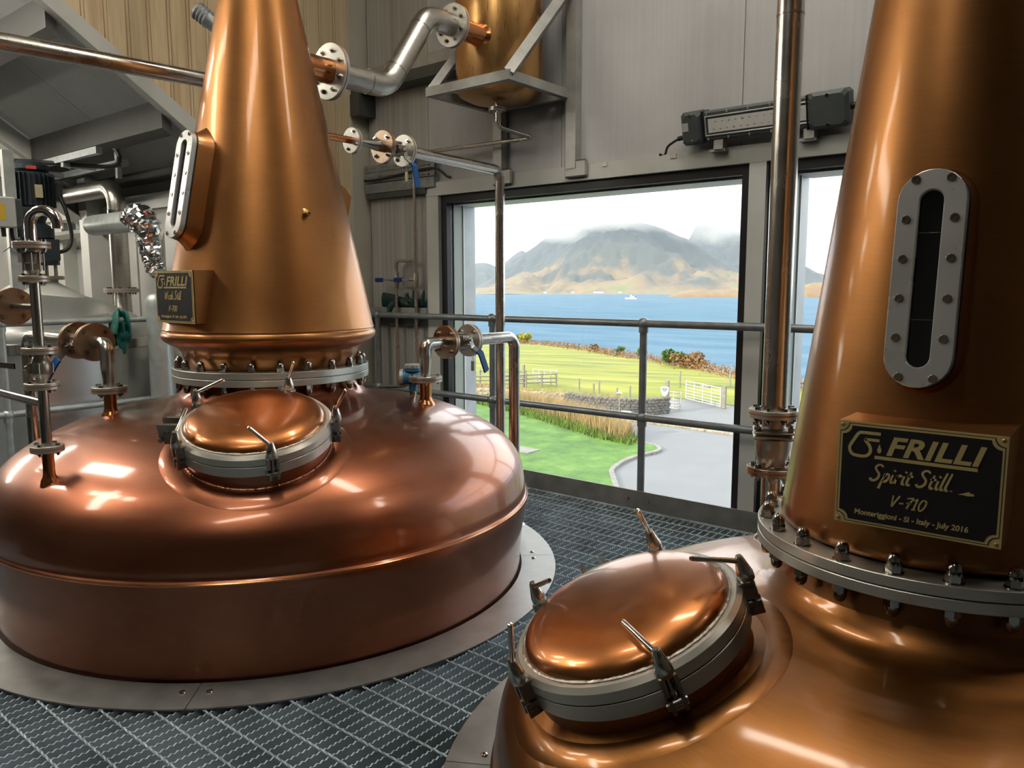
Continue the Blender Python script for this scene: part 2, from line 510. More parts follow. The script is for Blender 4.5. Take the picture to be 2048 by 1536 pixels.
class MB:
    def __init__(s):
        s.v, s.f, s.c = [], [], 0

    def add(s, V, Fs, T=None):
        V = np.asarray(V, float)
        if T is not None:
            V = V @ T[:3, :3].T + T[:3, 3]
        s.v.append(V)
        s.f += [tuple(i + s.c for i in q) for q in Fs]
        s.c += len(V)
        return s

    def lathe(s, prof, T=None, seg=48, arc=None, wob=None):
        prof = [(float(r), float(z)) for r, z in prof]
        V, Fs = [], []
        full = arc is None
        a0, a1 = (0, 2 * PI) if full else arc
        n = seg if full else seg + 1
        ang = [a0 + (a1 - a0) * k / seg for k in range(n)]
        for r, z in prof:
            for a in ang:
                V.append((r * math.cos(a), r * math.sin(a), z))
        for i in range(len(prof) - 1):
            for k in range(seg):
                k2 = (k + 1) % n
                a, b, c, d = i * n + k, i * n + k2, (i + 1) * n + k2, (i + 1) * n + k
                if prof[i][0] < 1e-7:
                    Fs.append((i * n, c, d))
                elif prof[i + 1][0] < 1e-7:
                    Fs.append((a, b, (i + 1) * n))
                else:
                    Fs.append((a, b, c, d))
        return s.add(V, Fs, T)

    def ring(s, r0, r1, z0, z1, T=None, seg=48, ch=0.0):
        """closed annulus / disc of rectangular section (r0 inner)"""
        if r0 <= 1e-6:
            pr = [(0, z0), (r1 - ch, z0), (r1, z0 + ch), (r1, z1 - ch), (r1 - ch, z1), (0, z1)]
        else:
            pr = [(r0, z0), (r1 - ch, z0), (r1, z0 + ch), (r1, z1 - ch), (r1 - ch, z1), (r0, z1), (r0, z0)]
        pr = [p for i, p in enumerate(pr) if i == 0 or p != pr[i - 1]]
        return s.lathe(pr, T, seg)

    def tube(s, pts, r, seg=16, caps=True, flatten=None, closed=False):
        P = np.array(pts, float)
        keep = [0] + [i for i in range(1, len(P)) if np.linalg.norm(P[i] - P[i - 1]) > 1e-7]
        P = P[keep]
        N = len(P)
        R = np.full(N, float(r)) if np.isscalar(r) else np.array(r, float)[keep]
        if closed:
            Tn = np.roll(P, -1, 0) - np.roll(P, 1, 0)
        else:
            Tn = np.gradient(P, axis=0)
        Tn /= np.linalg.norm(Tn, axis=1)[:, None]
        x = np.array([0, 0, 1.0]) if abs(Tn[0][2]) < 0.9 else np.array([1.0, 0, 0])
        V = []
        for i in range(N):
            x = x - Tn[i] * (x @ Tn[i])
            x /= np.linalg.norm(x)
            y = np.cross(Tn[i], x)
            for k in range(seg):
                a = 2 * PI * k / seg
                ca, sa = math.cos(a), math.sin(a)
                if flatten:
                    ca, sa = ca * flatten[0], sa * flatten[1]
                V.append(P[i] + R[i] * (ca * x + sa * y))
        Fs = []
        for i in range(N if closed else N - 1):
            j = (i + 1) % N
            for k in range(seg):
                k2 = (k + 1) % seg
                Fs.append((i * seg + k, i * seg + k2, j * seg + k2, j * seg + k))
        if caps and not closed:
            Fs.append(tuple(range(seg))[::-1])
            Fs.append(tuple((N - 1) * seg + k for k in range(seg)))
        return s.add(V, Fs)

    def cyl(s, a, b, r, r1=None, seg=16, caps=True):
        a, b = np.array(a, float), np.array(b, float)
        return s.tube([a, b], [r, r if r1 is None else r1], seg, caps)

    def box(s, c, d, T=None):
        c, d = np.array(c, float), np.array(d, float) / 2
        V = [c + d * np.array((i, j, k)) for i in (-1, 1) for j in (-1, 1) for k in (-1, 1)]
        Fs = [(0, 1, 3, 2), (4, 6, 7, 5), (0, 4, 5, 1), (2, 3, 7, 6), (0, 2, 6, 4), (1, 5, 7, 3)]
        return s.add(V, Fs, T)

    def span(s, x0, x1, y0, y1, z0, z1, T=None):
        return s.box(((x0 + x1) / 2, (y0 + y1) / 2, (z0 + z1) / 2), (abs(x1 - x0), abs(y1 - y0), abs(z1 - z0)), T)

    def cbox(s, c, d, ch, T=None):
        """box with chamfered edges along its local Z faces"""
        x, y, z = d[0] / 2, d[1] / 2, d[2] / 2
        V, Fs = [], []
        prof = [(x - ch, y - ch, -z), (x, y, -z + ch), (x, y, z - ch), (x - ch, y - ch, z)]
        for (a, b, h) in prof:
            cc = ch
            ring = [(a - cc, -b), (a, -b + cc), (a, b - cc), (a - cc, b), (-a + cc, b), (-a, b - cc), (-a, -b + cc), (-a + cc, -b)]
            V += [(c[0] + p, c[1] + q, c[2] + h) for p, q in ring]
        for i in range(3):
            for k in range(8):
                k2 = (k + 1) % 8
                Fs.append((i * 8 + k, i * 8 + k2, (i + 1) * 8 + k2, (i + 1) * 8 + k))
        Fs.append(tuple(range(8))[::-1])
        Fs.append(tuple(24 + k for k in range(8)))
        return s.add(V, Fs, T)

    def prism(s, poly, z0, z1, T=None):
        n = len(poly)
        V = [(p[0], p[1], z0) for p in poly] + [(p[0], p[1], z1) for p in poly]
        Fs = [tuple(range(n))[::-1], tuple(range(n, 2 * n))]
        Fs += [(k, (k + 1) % n, n + (k + 1) % n, n + k) for k in range(n)]
        return s.add(V, Fs, T)

    def hexa(s, r, z0, z1, T=None):
        return s.prism([(r * math.cos(PI / 3 * k), r * math.sin(PI / 3 * k)) for k in range(6)], z0, z1, T)

    def ell(s, c, d, seg=12, rings=8, T=None):
        pr = [(max(0, math.sin(PI * k / rings)), -math.cos(PI * k / rings)) for k in range(rings + 1)]
        pr[0] = (0, -1)
        pr[-1] = (0, 1)
        Q = np.diag([d[0], d[1], d[2], 1.0])
        Q[:3, 3] = c
        return s.lathe(pr, Q if T is None else T @ Q, seg)

    def mesh(s, name, mat, smooth=True, angle=38):
        me = bpy.data.meshes.new(name)
        V = np.concatenate(s.v) if s.v else np.zeros((0, 3))
        me.from_pydata(V.tolist(), [], s.f)
        if mat:
            me.materials.append(M[mat] if isinstance(mat, str) else mat)
        if smooth:
            me.polygons.foreach_set('use_smooth', [True] * len(me.polygons))
            me.set_sharp_from_angle(angle=math.radians(angle))
        me.update()
        return me

    def build(s, name, mat, parent=None, smooth=True, angle=38, label=None):
        """ONE mesh object; given in world space, stored relative to its thing's base"""
        if parent is not None:
            org = np.array(ORG.get(parent.name, (0, 0, 0)))
            s.v = [x - org for x in s.v]
        me = s.mesh(name, mat, smooth, angle)
        o = bpy.data.objects.new(name, me)
        COL.objects.link(o)
        if parent is not None:
            o.parent = parent
            ORG[o.name] = tuple(org)
        if label:
            o['label'] = label
        return o


ORG = {}


def tag(o, label=None, cat=None, group=None, kind=None):
    if label:
        o['label'] = label
    if cat:
        o['category'] = cat
    if group:
        o['group'] = group
    if kind:
        o['kind'] = kind
    return o


def thing(name, loc, label, cat, group=None):
    o = bpy.data.objects.new(name, None)
    o.empty_display_size = 0.05
    COL.objects.link(o)
    o.location = loc
    ORG[o.name] = tuple(loc)
    return tag(o, label, cat, group)


def root_struct(name, loc=(0, 0, 0)):
    o = bpy.data.objects.new(name, None)
    COL.objects.link(o)
    o.location = loc
    ORG[o.name] = tuple(loc)
    o['kind'] = 'structure'
    return o


def place(name, me, T, parent):
    """object sharing mesh data me, at world frame T, under its thing"""
    o = bpy.data.objects.new(name, me)
    COL.objects.link(o)
    org = np.array(ORG.get(parent.name, (0, 0, 0)))
    T = T.copy()
    T[:3, 3] -= org
    o.parent = parent
    o.matrix_local = Matrix(T.tolist())
    return o


def struct(name, mb, mat, smooth=False):
    o = mb.build(name, mat, None, smooth)
    o['kind'] = 'structure'
    return o


# shared small hardware
def acorn_mesh():
    b = MB()
    b.hexa(0.0165, 0, 0.017)
    b.lathe([(0.0140, 0.017), (0.0142, 0.024), (0.0125, 0.033), (0.008, 0.039), (0, 0.041)], None, 14)
    b.ring(0, 0.019, -0.0005, 0.002, None, 16)
    return b.mesh('dome_nut', 'nut_steel')


def hexbolt_mesh(r, h, mat):
    b = MB()
    b.hexa(r, 0, h)
    b.ring(0, r * 1.12, -0.0005, 0.0016, None, 14)
    b.ring(0, r * 0.55, h, h * 1.02, None, 10)
    return b.mesh('bolt', mat)


def studnut_mesh(r, h, mat):
    b = MB()
    b.hexa(r, 0, h)
    b.ring(0, r * 0.52, h, h * 1.75, None, 10)
    return b.mesh('bolt', mat)


def socket_mesh():
    b = MB()
    b.lathe([(0.0085, 0), (0.0085, 0.0022), (0.0078, 0.003), (0.0042, 0.003), (0.0042, 0.0004), (0, 0.0004)], None, 16)
    return b.mesh('cap_screw', 'nut_steel')


ACORN = acorn_mesh()
BOLT = hexbolt_mesh(0.0105, 0.009, 'nut_steel')
BOLT_S = hexbolt_mesh(0.0075, 0.007, 'nut_steel')
NUT = studnut_mesh(0.0105, 0.009, 'nut_steel')
NUT_S = studnut_mesh(0.0075, 0.007, 'nut_steel')
SOCK = socket_mesh()


def flip(T):
    Q = T.copy()
    Q[:3, 1] *= -1
    Q[:3, 2] *= -1
    return Q


def flange(par, o, z, r, t=0.011, hole=0.0, n=4, ph=PI / 4, mat='flange_steel', gask=True, big=False, both=True, bc=None):
    """bolted pair of pipe flanges meeting in the plane through o, axis z"""
    T = frame(o, z)
    MB().ring(hole, r, -t - 0.001, -0.001, T, 40, 0.001).build('flange', mat, par)
    if both:
        MB().ring(hole, r, 0.001, t + 0.001, T, 40, 0.001).build('flange', mat, par)
    if gask:
        MB().ring(hole, r * 1.012, -0.0012, 0.0012, T, 40).build('gasket', 'gasket_red', par, label='red gasket ring')
    bc = bc or r * 0.74
    for k in range(n):
        a = ph + 2 * PI * k / n
        p = np.array([bc * math.cos(a), bc * math.sin(a), t + 0.001])
        Q = T.copy()
        Q[:3, 3] = T[:3, :3] @ p + T[:3, 3]
        place('bolt', BOLT if big else BOLT_S, Q, par)
        p[2] = -t - 0.001
        Q = flip(T)
        Q[:3, 3] = T[:3, :3] @ p + T[:3, 3]
        place('bolt', NUT if big else NUT_S, Q, par)


def pipe(par, pts, r, rad=None, mat='stainless', name='pipe', seg=24, n=10):
    b = MB()
    b.tube(bend(pts, rad, n) if rad else pts, r, seg)
    return b.build(name, mat, par)


# sweep of a flat bar
def bar(par, pts, w, t, side, mat, name, rad=0.01, label=None):
    P = np.array(bend(pts, rad, 5) if len(pts) > 2 else pts, float)
    side = np.array(side, float)
    side /= np.linalg.norm(side)
    Tn = np.gradient(P, axis=0)
    V, Fs = [], []
    for p, d in zip(P, Tn):
        d = d / np.linalg.norm(d)
        nrm = np.cross(d, side)
        nrm /= np.linalg.norm(nrm)
        for a, b_ in ((-1, -1), (1, -1), (1, 1), (-1, 1)):
            V.append(p + side * a * w / 2 + nrm * b_ * t / 2)
    for i in range(len(P) - 1):
        for k in range(4):
            k2 = (k + 1) % 4
            Fs.append((i * 4 + k, i * 4 + k2, i * 4 + 4 + k2, i * 4 + 4 + k))
    Fs.append((3, 2, 1, 0))
    q = (len(P) - 1) * 4
    Fs.append((q, q + 1, q + 2, q + 3))
    b = MB()
    b.add(V, Fs)
    return b.build(name, mat, par, label=label)

# ================================================================== THE ROOM
WY = 3.95          # inner face of the window wall
WX = -4.65         # inner face of the timber-clad cheek
TOP = 4.75

# lower storey (under the grating)
b = MB()
b.span(-10, 4.6, -5, 4.2, -1.45, -1.35)
struct('floor.001', b, 'lower_floor')
b = MB()
b.span(-10, 4.6, 4.02, 4.2, -6.3, -0.10)
b.span(-10, 4.6, -5.2, -5.0, -6.3, 0.0)
b.span(-10.2, -10, -5, 4.2, -6.3, 0.0)
b.span(4.6, 4.8, -5, 4.2, -6.3, 0.0)
struct('wall_lower', b, 'room_grey')

# window wall: solid pieces with the two openings left free
W1L, W1R, W2L, W2R, WTOP = -3.86, -1.63, -1.54, 0.72, 1.895
wall = root_struct('wall_back')
b = MB()
b.span(WX, 4.6, WY + 0.02, 4.2, 1.98, TOP)
b.span(WX, W1L, WY + 0.02, 4.2, -0.1, 1.98)
b.span(W2R, 4.6, WY + 0.02, 4.2, -0.1, 1.98)
b.span(W1R + 0.005, W2L - 0.005, WY + 0.02, 4.2, -0.1, 1.98)
b.span(W1L, W1R, WY + 0.02, 4.2, WTOP, 1.98)
b.span(W2L, W2R, WY + 0.02, 4.2, WTOP, 1.98)
b.build('backing', 'room_grey', wall, False)
xs = [-3.97, -2.83, -1.69, -0.55, 0.59, 1.73, 2.87, 4.6]
for a, c in zip(xs[:-1], xs[1:]):
    MB().span(a + 0.002, c - 0.002, WY, WY + 0.02, 1.98, TOP).build('panel', 'cladding', wall, False)
MB().span(WX + 0.06, -3.974, WY, WY + 0.02, 2.30, TOP).build('panel', 'cladding_dull', wall, False, label='dull ribbed panel')
MB().span(WX + 0.06, -3.974, WY, WY + 0.02, 1.10, 2.30).build('panel', 'cladding_dull', wall, False, label='dull ribbed panel')
MB().span(WX + 0.06, -3.974, WY, WY + 0.02, -0.1, 1.095).build('panel', 'cladding_dull', wall, False, label='dull ribbed panel')
MB().span(W2R, 4.6, WY, WY + 0.02, -0.1, 1.98).build('panel', 'cladding', wall, False)

# white trims round the windows
b = MB()
b.span(-3.975, W2R + 0.1, WY - 0.03, WY + 0.03, WTOP, 1.985)
struct('trim_1', b, 'paint_offwhite')
b = MB()
b.span(-3.975, W1L, WY - 0.025, WY + 0.03, -0.05, WTOP)
struct('trim_2', b, 'paint_offwhite')
b = MB()
b.span(W1R, W2L, WY - 0.028, WY + 0.06, -0.05, WTOP)
struct('trim_3', b, 'paint_white')
b = MB()
b.span(W2R, W2R + 0.1, WY - 0.025, WY + 0.03, -0.05, WTOP)
struct('trim_4', b, 'paint_offwhite')
for x in (-3.18, -2.62, -2.50, -2.08):
    pass


def window(name, xl, xr, wl):
    o = root_struct(name)
    b = MB()
    z0, z1 = -0.03, WTOP
    y0, y1 = WY + 0.005, WY + 0.065
    b.span(xl, xl + wl, y0, y1, z0, z1)
    b.span(xr - 0.05, xr, y0, y1, z0, z1)
    b.span(xl + wl, xr - 0.05, y0, y1, z1 - 0.052, z1)
    b.span(xl + wl, xr - 0.05, y0, y1, z0, z0 + 0.04)
    b.build('frame', 'frame_black', o, False)
    b = MB()
    b.span(xl + wl + 0.002, xr - 0.052, y1 - 0.022, y1 - 0.016, z0 + 0.042, z1 - 0.054)
    b.build('pane', 'window_glass', o, False)
    b = MB()                                    # outer reveal
    b.span(xl + 0.01, xl + wl + 0.008, y1 + 0.002, 4.105, z0, z1)
    b.build('reveal', 'jamb_green', o, False)
    b = MB()
    b.span(xl + 0.01, xl + wl + 0.016, 4.107, 4.118, z0, z1)
    b.build('reveal', 'paint_white', o, False, label='white joint strip')
    b = MB()
    b.span(xl + 0.01, xl + wl + 0.012, 4.12, 4.235, z0, z1)
    b.build('reveal', 'jamb_grey', o, False)
    b = MB()
    b.span(xl + wl + 0.02, xr - 0.01, y1 + 0.002, 4.235, z1 - 0.064, z1)
    b.build('head', 'paint_white', o, False)
    b = MB()
    b.span(xr - 0.048, xr - 0.002, y1 + 0.002, 4.235, z0, z1 - 0.066)
    b.build('reveal', 'jamb_grey', o, False)
    b = MB()
    b.span(xl, xr, y1 + 0.002, 4.26, z0 - 0.06, z0 - 0.02)
    b.build('sill', 'jamb_grey', o, False)
    return o


window('window_1', W1L, W1R, 0.052)
window('window_2', W2L, W2R, 0.10)

# timber-clad cheek above the lower roof, planks upright
def roofz(y):
    return 2.44 - 0.7 * (y - 2.33)


ch = root_struct('wall_left')
PW = 0.1225
y = 3.80
k = 0
while y > -0.9:
    y0 = y - PW + 0.0035
    zt = TOP
    za, zb = max(1.95, roofz(y)), max(1.95, roofz(y0))
    b = MB()
    for (ya, yb, dx) in ((y0, y0 + 0.014, 0.004), (y0 + 0.014, y0 + 0.020, -0.006), (y0 + 0.020, y, 0.0)):
        V = []
        for x in (WX - 0.018, WX + 0.006 + dx):
            V += [(x, ya, max(1.95, roofz(ya))), (x, yb, max(1.95, roofz(yb))), (x, yb, zt), (x, ya, zt)]
        b.add(V, [(0, 1, 2, 3), (7, 6, 5, 4), (0, 4, 5, 1), (1, 5, 6, 2), (2, 6, 7, 3), (3, 7, 4, 0)])
    b.build('plank', 'timber', ch, False)
    y -= PW
    k += 1
b = MB()                                        # board behind the planks
poly = [(-1.0, roofz(-1.0)), (2.93, 2.02), (4.2, 2.02), (4.2, TOP), (-1.0, TOP)]
T = np.eye(4)
T[:3, 0], T[:3, 1], T[:3, 2], T[:3, 3] = (0, 1, 0), (0, 0, 1), (1, 0, 0), (WX - 0.1, 0, 0)
b.prism(poly, 0, 0.08, T)
b.build('backing', 'room_grey', ch, False)
b = MB()
b.span(WX - 0.1, WX - 0.002, 2.9, 4.2, -1.4, 2.02)
b.build('backing', 'paint_column', ch, False)
b = MB()
b.span(WX - 0.06, WX + 0.035, 3.80, 3.968, -0.1, TOP)
o = b.build('corner_post', 'paint_column', ch, False, label='cream corner post')
# white rafter edge under the timber
b = MB()
V = []
ya, yb = -1.0, 3.2
for x0, x1 in ((WX - 0.02, WX + 0.05),):
    for (yy, dz) in ((ya, -0.085), (ya, 0.02), (yb, 0.02), (yb, -0.085)):
        V.append((x0, yy, roofz(yy) + dz))
    for (yy, dz) in ((ya, -0.085), (ya, 0.02), (yb, 0.02), (yb, -0.085)):
        V.append((x1, yy, roofz(yy) + dz))
b.add(V, [(0, 1, 2, 3), (7, 6, 5, 4), (0, 4, 5, 1), (1, 5, 6, 2), (2, 6, 7, 3), (3, 7, 4, 0)])
struct('trim_5', b, 'paint_offwhite')

# sloping roof over the left bay, its purlins and portal rafter
cl = root_struct('ceiling')
YE, YR = 2.87, -1.0
def slope_box(x0, x1, y0, y1, z0, z1):
    """box whose z is measured from the roof plane"""
    b = MB()
    V = []
    for x in (x0, x1):
        for (yy, dz) in ((y0, z0), (y0, z1), (y1, z1), (y1, z0)):
            V.append((x, yy, roofz(yy) + dz))
    b.add(V, [(0, 1, 2, 3), (7, 6, 5, 4), (0, 4, 5, 1), (1, 5, 6, 2), (2, 6, 7, 3), (3, 7, 4, 0)])
    return b


for x0, x1 in ((-9.9, -8.85), (-8.85, -7.75), (-7.75, -6.6), (-6.6, -5.62), (-5.62, WX - 0.02)):
    slope_box(x0 + 0.002, x1 - 0.002, YR, YE + 0.4, 0.0, 0.16).build('roof_panel', 'roof_sheet', cl, False)
for yp in (2.43, 1.82, 1.21, 0.6, 0.0):
    slope_box(-9.9, WX - 0.02, yp - 0.028, yp + 0.028, -0.17, 0.0).build('purlin', 'purlin_dark', cl, False)
    slope_box(-9.9, WX - 0.02, yp + 0.028, yp + 0.10, -0.012, -0.001).build('purlin_flange', 'frame_steel', cl, False)
slope_box(-9.9, WX - 0.02, 2.80, 2.87, -0.10, 0.0).build('purlin', 'purlin_dark', cl, False)
# portal rafter (I section)
slope_box(-6.72, -6.70, YR, YE, -0.36, -0.01).build('rafter', 'paint_offwhite', cl, False)
slope_box(-6.80, -6.62, YR, YE, -0.38, -0.362).build('rafter', 'paint_offwhite', cl, False)
slope_box(-6.715, -6.61, YR, YE, -0.20, -0.19).build('rafter', 'paint_offwhite', cl, False)
b = MB()
b.span(-9.9, WX - 0.02, -5, YR, roofz(YR), roofz(YR) + 0.16)
b.build('roof_panel', 'roof_sheet', cl, False)
b = MB()
b.span(WX - 0.1, 4.7, -5.1, 4.2, TOP, TOP + 0.15)
struct('ceiling.001', b, 'ceiling_grey')

# eaves wall of the left bay with its column, brace and recess
ev = root_struct('wall_left.001')
b = MB()
b.span(-9.9, -7.46, YE, YE + 0.12, -1.4, 2.3)
b.span(-6.98, WX - 0.1, YE, YE + 0.12, -1.4, 2.3)
b.span(-7.46, -6.98, YE, YE + 0.12, 1.83, 2.3)
b.build('backing', 'paint_offwhite', ev, False)
MB().span(-7.46, -6.98, YE + 0.3, YE + 0.34, -1.4, 1.9).build('recess_back', 'dark_recess', ev, False, label='dark doorway recess')
MB().span(-7.42, -7.12, YE + 0.10, YE + 0.14, -1.4, 1.78).build('door_leaf', 'box_grey', ev, False)
for x0, x1 in ((-6.45, -6.05), (-6.02, -5.62), (-5.60, -5.20), (-5.18, -4.78)):
    MB().span(x0, x1, YE - 0.018, YE - 0.001, -1.3, 1.66).build('panel', 'paint_offwhite', ev, False)
MB().span(-9.9, WX - 0.1, YE - 0.05, YE - 0.001, 1.84, 1.90).build('eaves_rail', 'paint_white', ev, False)
MB().span(-6.66, -6.52, 2.70, 2.86, -1.4, 2.14).build('column', 'paint_white', ev, False)
b = MB()
b.tube([(-6.62, 2.78, 1.78), (-7.5, 2.78, 2.12)], 0.07, 4)
b.build('brace', 'paint_offwhite', ev, False)
b = MB()
b.tube([(-6.3, 2.80, 1.72), (-7.9, 2.80, 1.70)], 0.035, 4)
b.build('brace', 'paint_offwhite', ev, False)

# the rest of the room, behind and beside the camera
b = MB()
b.span(-10, 4.7, -5.15, -5.0, -1.4, 7.6)
struct('wall_front', b, 'room_dark')
b = MB()
b.span(4.6, 4.75, -5, 4.2, -1.4, TOP)
struct('wall_right', b, 'room_dark')
b = MB()
b.span(-10.1, -9.9, -5, 3.2, -1.4, 7.0)
struct('wall_left.002', b, 'room_dark')
b = MB()
b.span(WX - 0.1, WX - 0.02, -5, -1.0, TOP - 0.02, 5.2)
struct('wall_left.003', b, 'room_grey')
b = MB()
b.span(-10.1, 4.75, 2.99, 3.2, -6.3, -1.4)
struct('wall_lower.001', b, 'room_grey')

# unseen strip lamps
def batten(x, y, z, L, ang, label, face=(0, 0, -1)):  # ang: direction of its length
    o = thing('strip_lamp', (x, y, z), label, 'lamp', 'strip lamps out of the picture')
    T = frame((x, y, z), face, (math.cos(ang), math.sin(ang), 0))
    b = MB()
    b.cbox((0, 0, -0.05), (L + 0.06, 0.34, 0.08), 0.01, T)
    b.build('housing', 'housing_grey', o, False)
    b = MB()
    b.cbox((0, 0, 0.005), (L, 0.28, 0.03), 0.008, T)
    b.build('diffuser', 'lamp_glow', o, False)


batten(0.9, 3.0, 4.4, 1.5, 0.0, 'long strip lamp hung high near the right end of the window wall')
batten(-4.45, -0.3, 3.0, 1.5, PI / 2, 'long strip lamp fixed along the timber cheek', (0.8, 0, -0.6))
batten(-6.1, 0.2, 2.75, 1.4, 0.0, 'long strip lamp under the lower roof beside the tank')
batten(-2.4, 0.9, 4.4, 1.5, 0.0, 'long strip lamp hung high above the left still')
batten(-5.6, 1.0, 3.1, 1.4, 0.0, 'added fill strip lamp under the lower roof beside the timber cheek')  # added because the left bay came out too dark
batten(-1.7, 2.7, 4.3, 1.5, 0.0, 'long strip lamp hung high near the window wall')
batten(-4.8, -0.2, 3.6, 1.4, 0.0, 'added fill strip lamp under the lower roof, nearest the viewer')  # extra lamp put in for more light under the lower roof
batten(-9.78, 1.1, 1.9, 1.5, PI / 2, 'added fill strip lamp on the unseen far wall beyond the tank', (1, 0, 0.1))  # added out of view to light tank, roof and eaves wall
batten(-0.9, -0.6, 4.1, 1.5, PI / 2, 'added fill strip lamp turned to brighten the timber cheek', (-0.80, 0.30, -0.42))  # added as a wash light for the timber
batten(-7.6, 1.3, 2.50, 1.0, PI / 2, 'short strip lamp under the lower roof beyond the tank')

# ------------------------------------------------------------------ floor grating
WA = np.array([-3.0154, 2.0028])
SB = np.array([-0.351, 1.99])
RW, RS = 1.16, 1.07
fl = root_struct('floor')
GX0, GX1, GY0, GY1 = -4.98, 1.4, -0.6, 3.79


def cuts(c, axis, holes):
    segs = None
    return segs


def bar_segments(fixed, lo, hi, along):
    segs = [(lo, hi)]
    for (cx, cy, r) in ((*WA, RW), (*SB, RS)):
        c0, c1 = (cx, cy) if along == 'y' else (cy, cx)
        d = fixed - c0
        if abs(d) < r:
            h = math.sqrt(r * r - d * d)
            new = []
            for a, e in segs:
                if c1 + h <= a or c1 - h >= e:
                    new.append((a, e))
                else:
                    if c1 - h > a:
                        new.append((a, c1 - h))
                    if c1 + h < e:
                        new.append((c1 + h, e))
            segs = new
    return [s for s in segs if s[1] - s[0] > 0.03]


def serrated(x, y0, y1):
    b = MB()
    n = max(2, int((y1 - y0) / 0.0095))
    ys = np.linspace(y0, y1, n + 1)
    zt = np.where(np.arange(n + 1) % 2 == 0, 0.0, -0.0052)
    t = 0.0022
    V = []
    for yy, z in zip(ys, zt):
        V += [(x - t, yy, z), (x + t, yy, z), (x + t, yy, -0.036), (x - t, yy, -0.036)]
    Fs = []
    for i in range(n):
        p = i * 4
        Fs += [(p, p + 4, p + 5, p + 1), (p + 1, p + 5, p + 6, p + 2), (p, p + 3, p + 7, p + 4)]
    b.add(V, Fs)
    return b


x = GX0
while x < GX1:
    for a, e in bar_segments(x, GY0, GY1, 'y'):
        serrated(x, a, e).build('bearing_bar', 'grating_steel', fl, False)
    x += 0.0385


def twisted(y, x0, x1):
    b = MB()
    n = int((x1 - x0) / 0.012)
    V, Fs = [], []
    for i in range(n + 1):
        xx = x0 + (x1 - x0) * i / n
        a = i * 0.62
        for k in range(4):
            V.append((xx, y + 0.0037 * math.cos(a + k * PI / 2), 0.0008 + 0.0037 * math.sin(a + k * PI / 2)))
    for i in range(n):
        for k in range(4):
            k2 = (k + 1) % 4
            Fs.append((i * 4 + k, i * 4 + k2, i * 4 + 4 + k2, i * 4 + 4 + k))
    b.add(V, Fs)
    return b


y = 0.72 - 13 * 0.0985
while y < GY1:
    for a, e in bar_segments(y, GX0, GX1, 'x'):
        twisted(y, a, e).build('cross_bar', 'grating_steel', fl, False)
    y += 0.0985
for yy in (GY1 + 0.003,):
    MB().span(GX0, GX1, yy - 0.003, yy + 0.003, -0.036, 0.001).build('edge_bar', 'grating_steel', fl, False)
for xx in (GX0 - 0.02, GX1):
    MB().span(xx - 0.003, xx + 0.003, GY0, GY1, -0.036, 0.001).build('edge_bar', 'grating_steel', fl, False)
for yy in (-0.2, 1.0, 2.4, 3.6):
    for a, e in bar_segments(yy, GX0, GX1, 'x'):
        b = MB()
        b.span(a, e, yy - 0.05, yy + 0.05, -0.05, -0.037)
        b.span(a, e, yy - 0.005, yy + 0.005, -0.2, -0.05)
        b.build('support_beam', 'frame_steel', fl, False)


# ring plates that close the floor round each still
def ring_plate(name, c, r0, r1, cutsdeg, label):
    o = thing(name, (c[0], c[1], 0.002), label, 'floor plate')
    n = len(cutsdeg)
    for i in range(n):
        a0 = math.radians(cutsdeg[i]) + 0.0012
        a1 = math.radians(cutsdeg[(i + 1) % n] + (360 if i == n - 1 else 0)) - 0.0012
        b = MB()
        T = np.eye(4)
        T[:3, 3] = (c[0], c[1], 0)
        pr = [(r0, 0.003), (r1, 0.003), (r1, 0.0085), (r0, 0.0085), (r0, 0.003)]
        b.lathe(pr, T, 64, (a0, a1))
        b.build('plate_segment', 'ring_plate', o, False)
    for d in cutsdeg:
        for s in (-1, 1):
            a = math.radians(d) + s * 0.045 / r1
            for rr in ((r0 + r1) / 2 - 0.02,):
                T = frame((c[0] + rr * math.cos(a), c[1] + rr * math.sin(a), 0.0085), (0, 0, 1))
                b = MB()
                b.lathe([(0.0105, 0), (0.009, 0.004), (0.004, 0.0055), (0.004, 0.0035), (0, 0.0035)], T, 14)
                b.build('screw', 'stainless_polished', o)
    return o


ring_plate('ring_plate', WA, 1.114, 1.269, [-47, 43, 133, 223], 'broad flat steel ring on the grating around the foot of the left still')
ring_plate('ring_plate', SB, 1.022, 1.178, [-149, -59, 31, 121], 'flat steel ring on the grating around the foot of the right still')

# kick plate along the window edge of the floor
kp = thing('kick_plate', (-2.0, 3.805, 0), 'dark steel kick plate along the window edge of the grating', 'kick plate')
MB().span(WX + 0.05, 1.4, 3.80, 3.81, -0.04, 0.108).build('plate', 'kick_plate_steel', kp, False)
for x in (-2.235, -2.105, -3.36, -3.24, -1.12, -1.0):
    place('bolt', BOLT_S, frame((x, 3.7995, 0.055), (0, -1, 0)), kp)

# ================================================================== THE TWO STILLS
DOME = [(1.128, .39), (1.115, .47), (1.09, .522), (1.05, .57), (1.0, .61), (.94, .645), (.86, .683), (.76, .720), (.66, .745), (.56, .763), (.48, .778), (.42, .797), (.39, .82), (.372, .845)]


def dome_fn(scale, dz):
    P = catmull(DOME, 8)
    r, z = P[:, 0] * scale, P[:, 1] + dz
    i = np.argsort(r)
    return lambda q: np.interp(q, r[i], z[i])


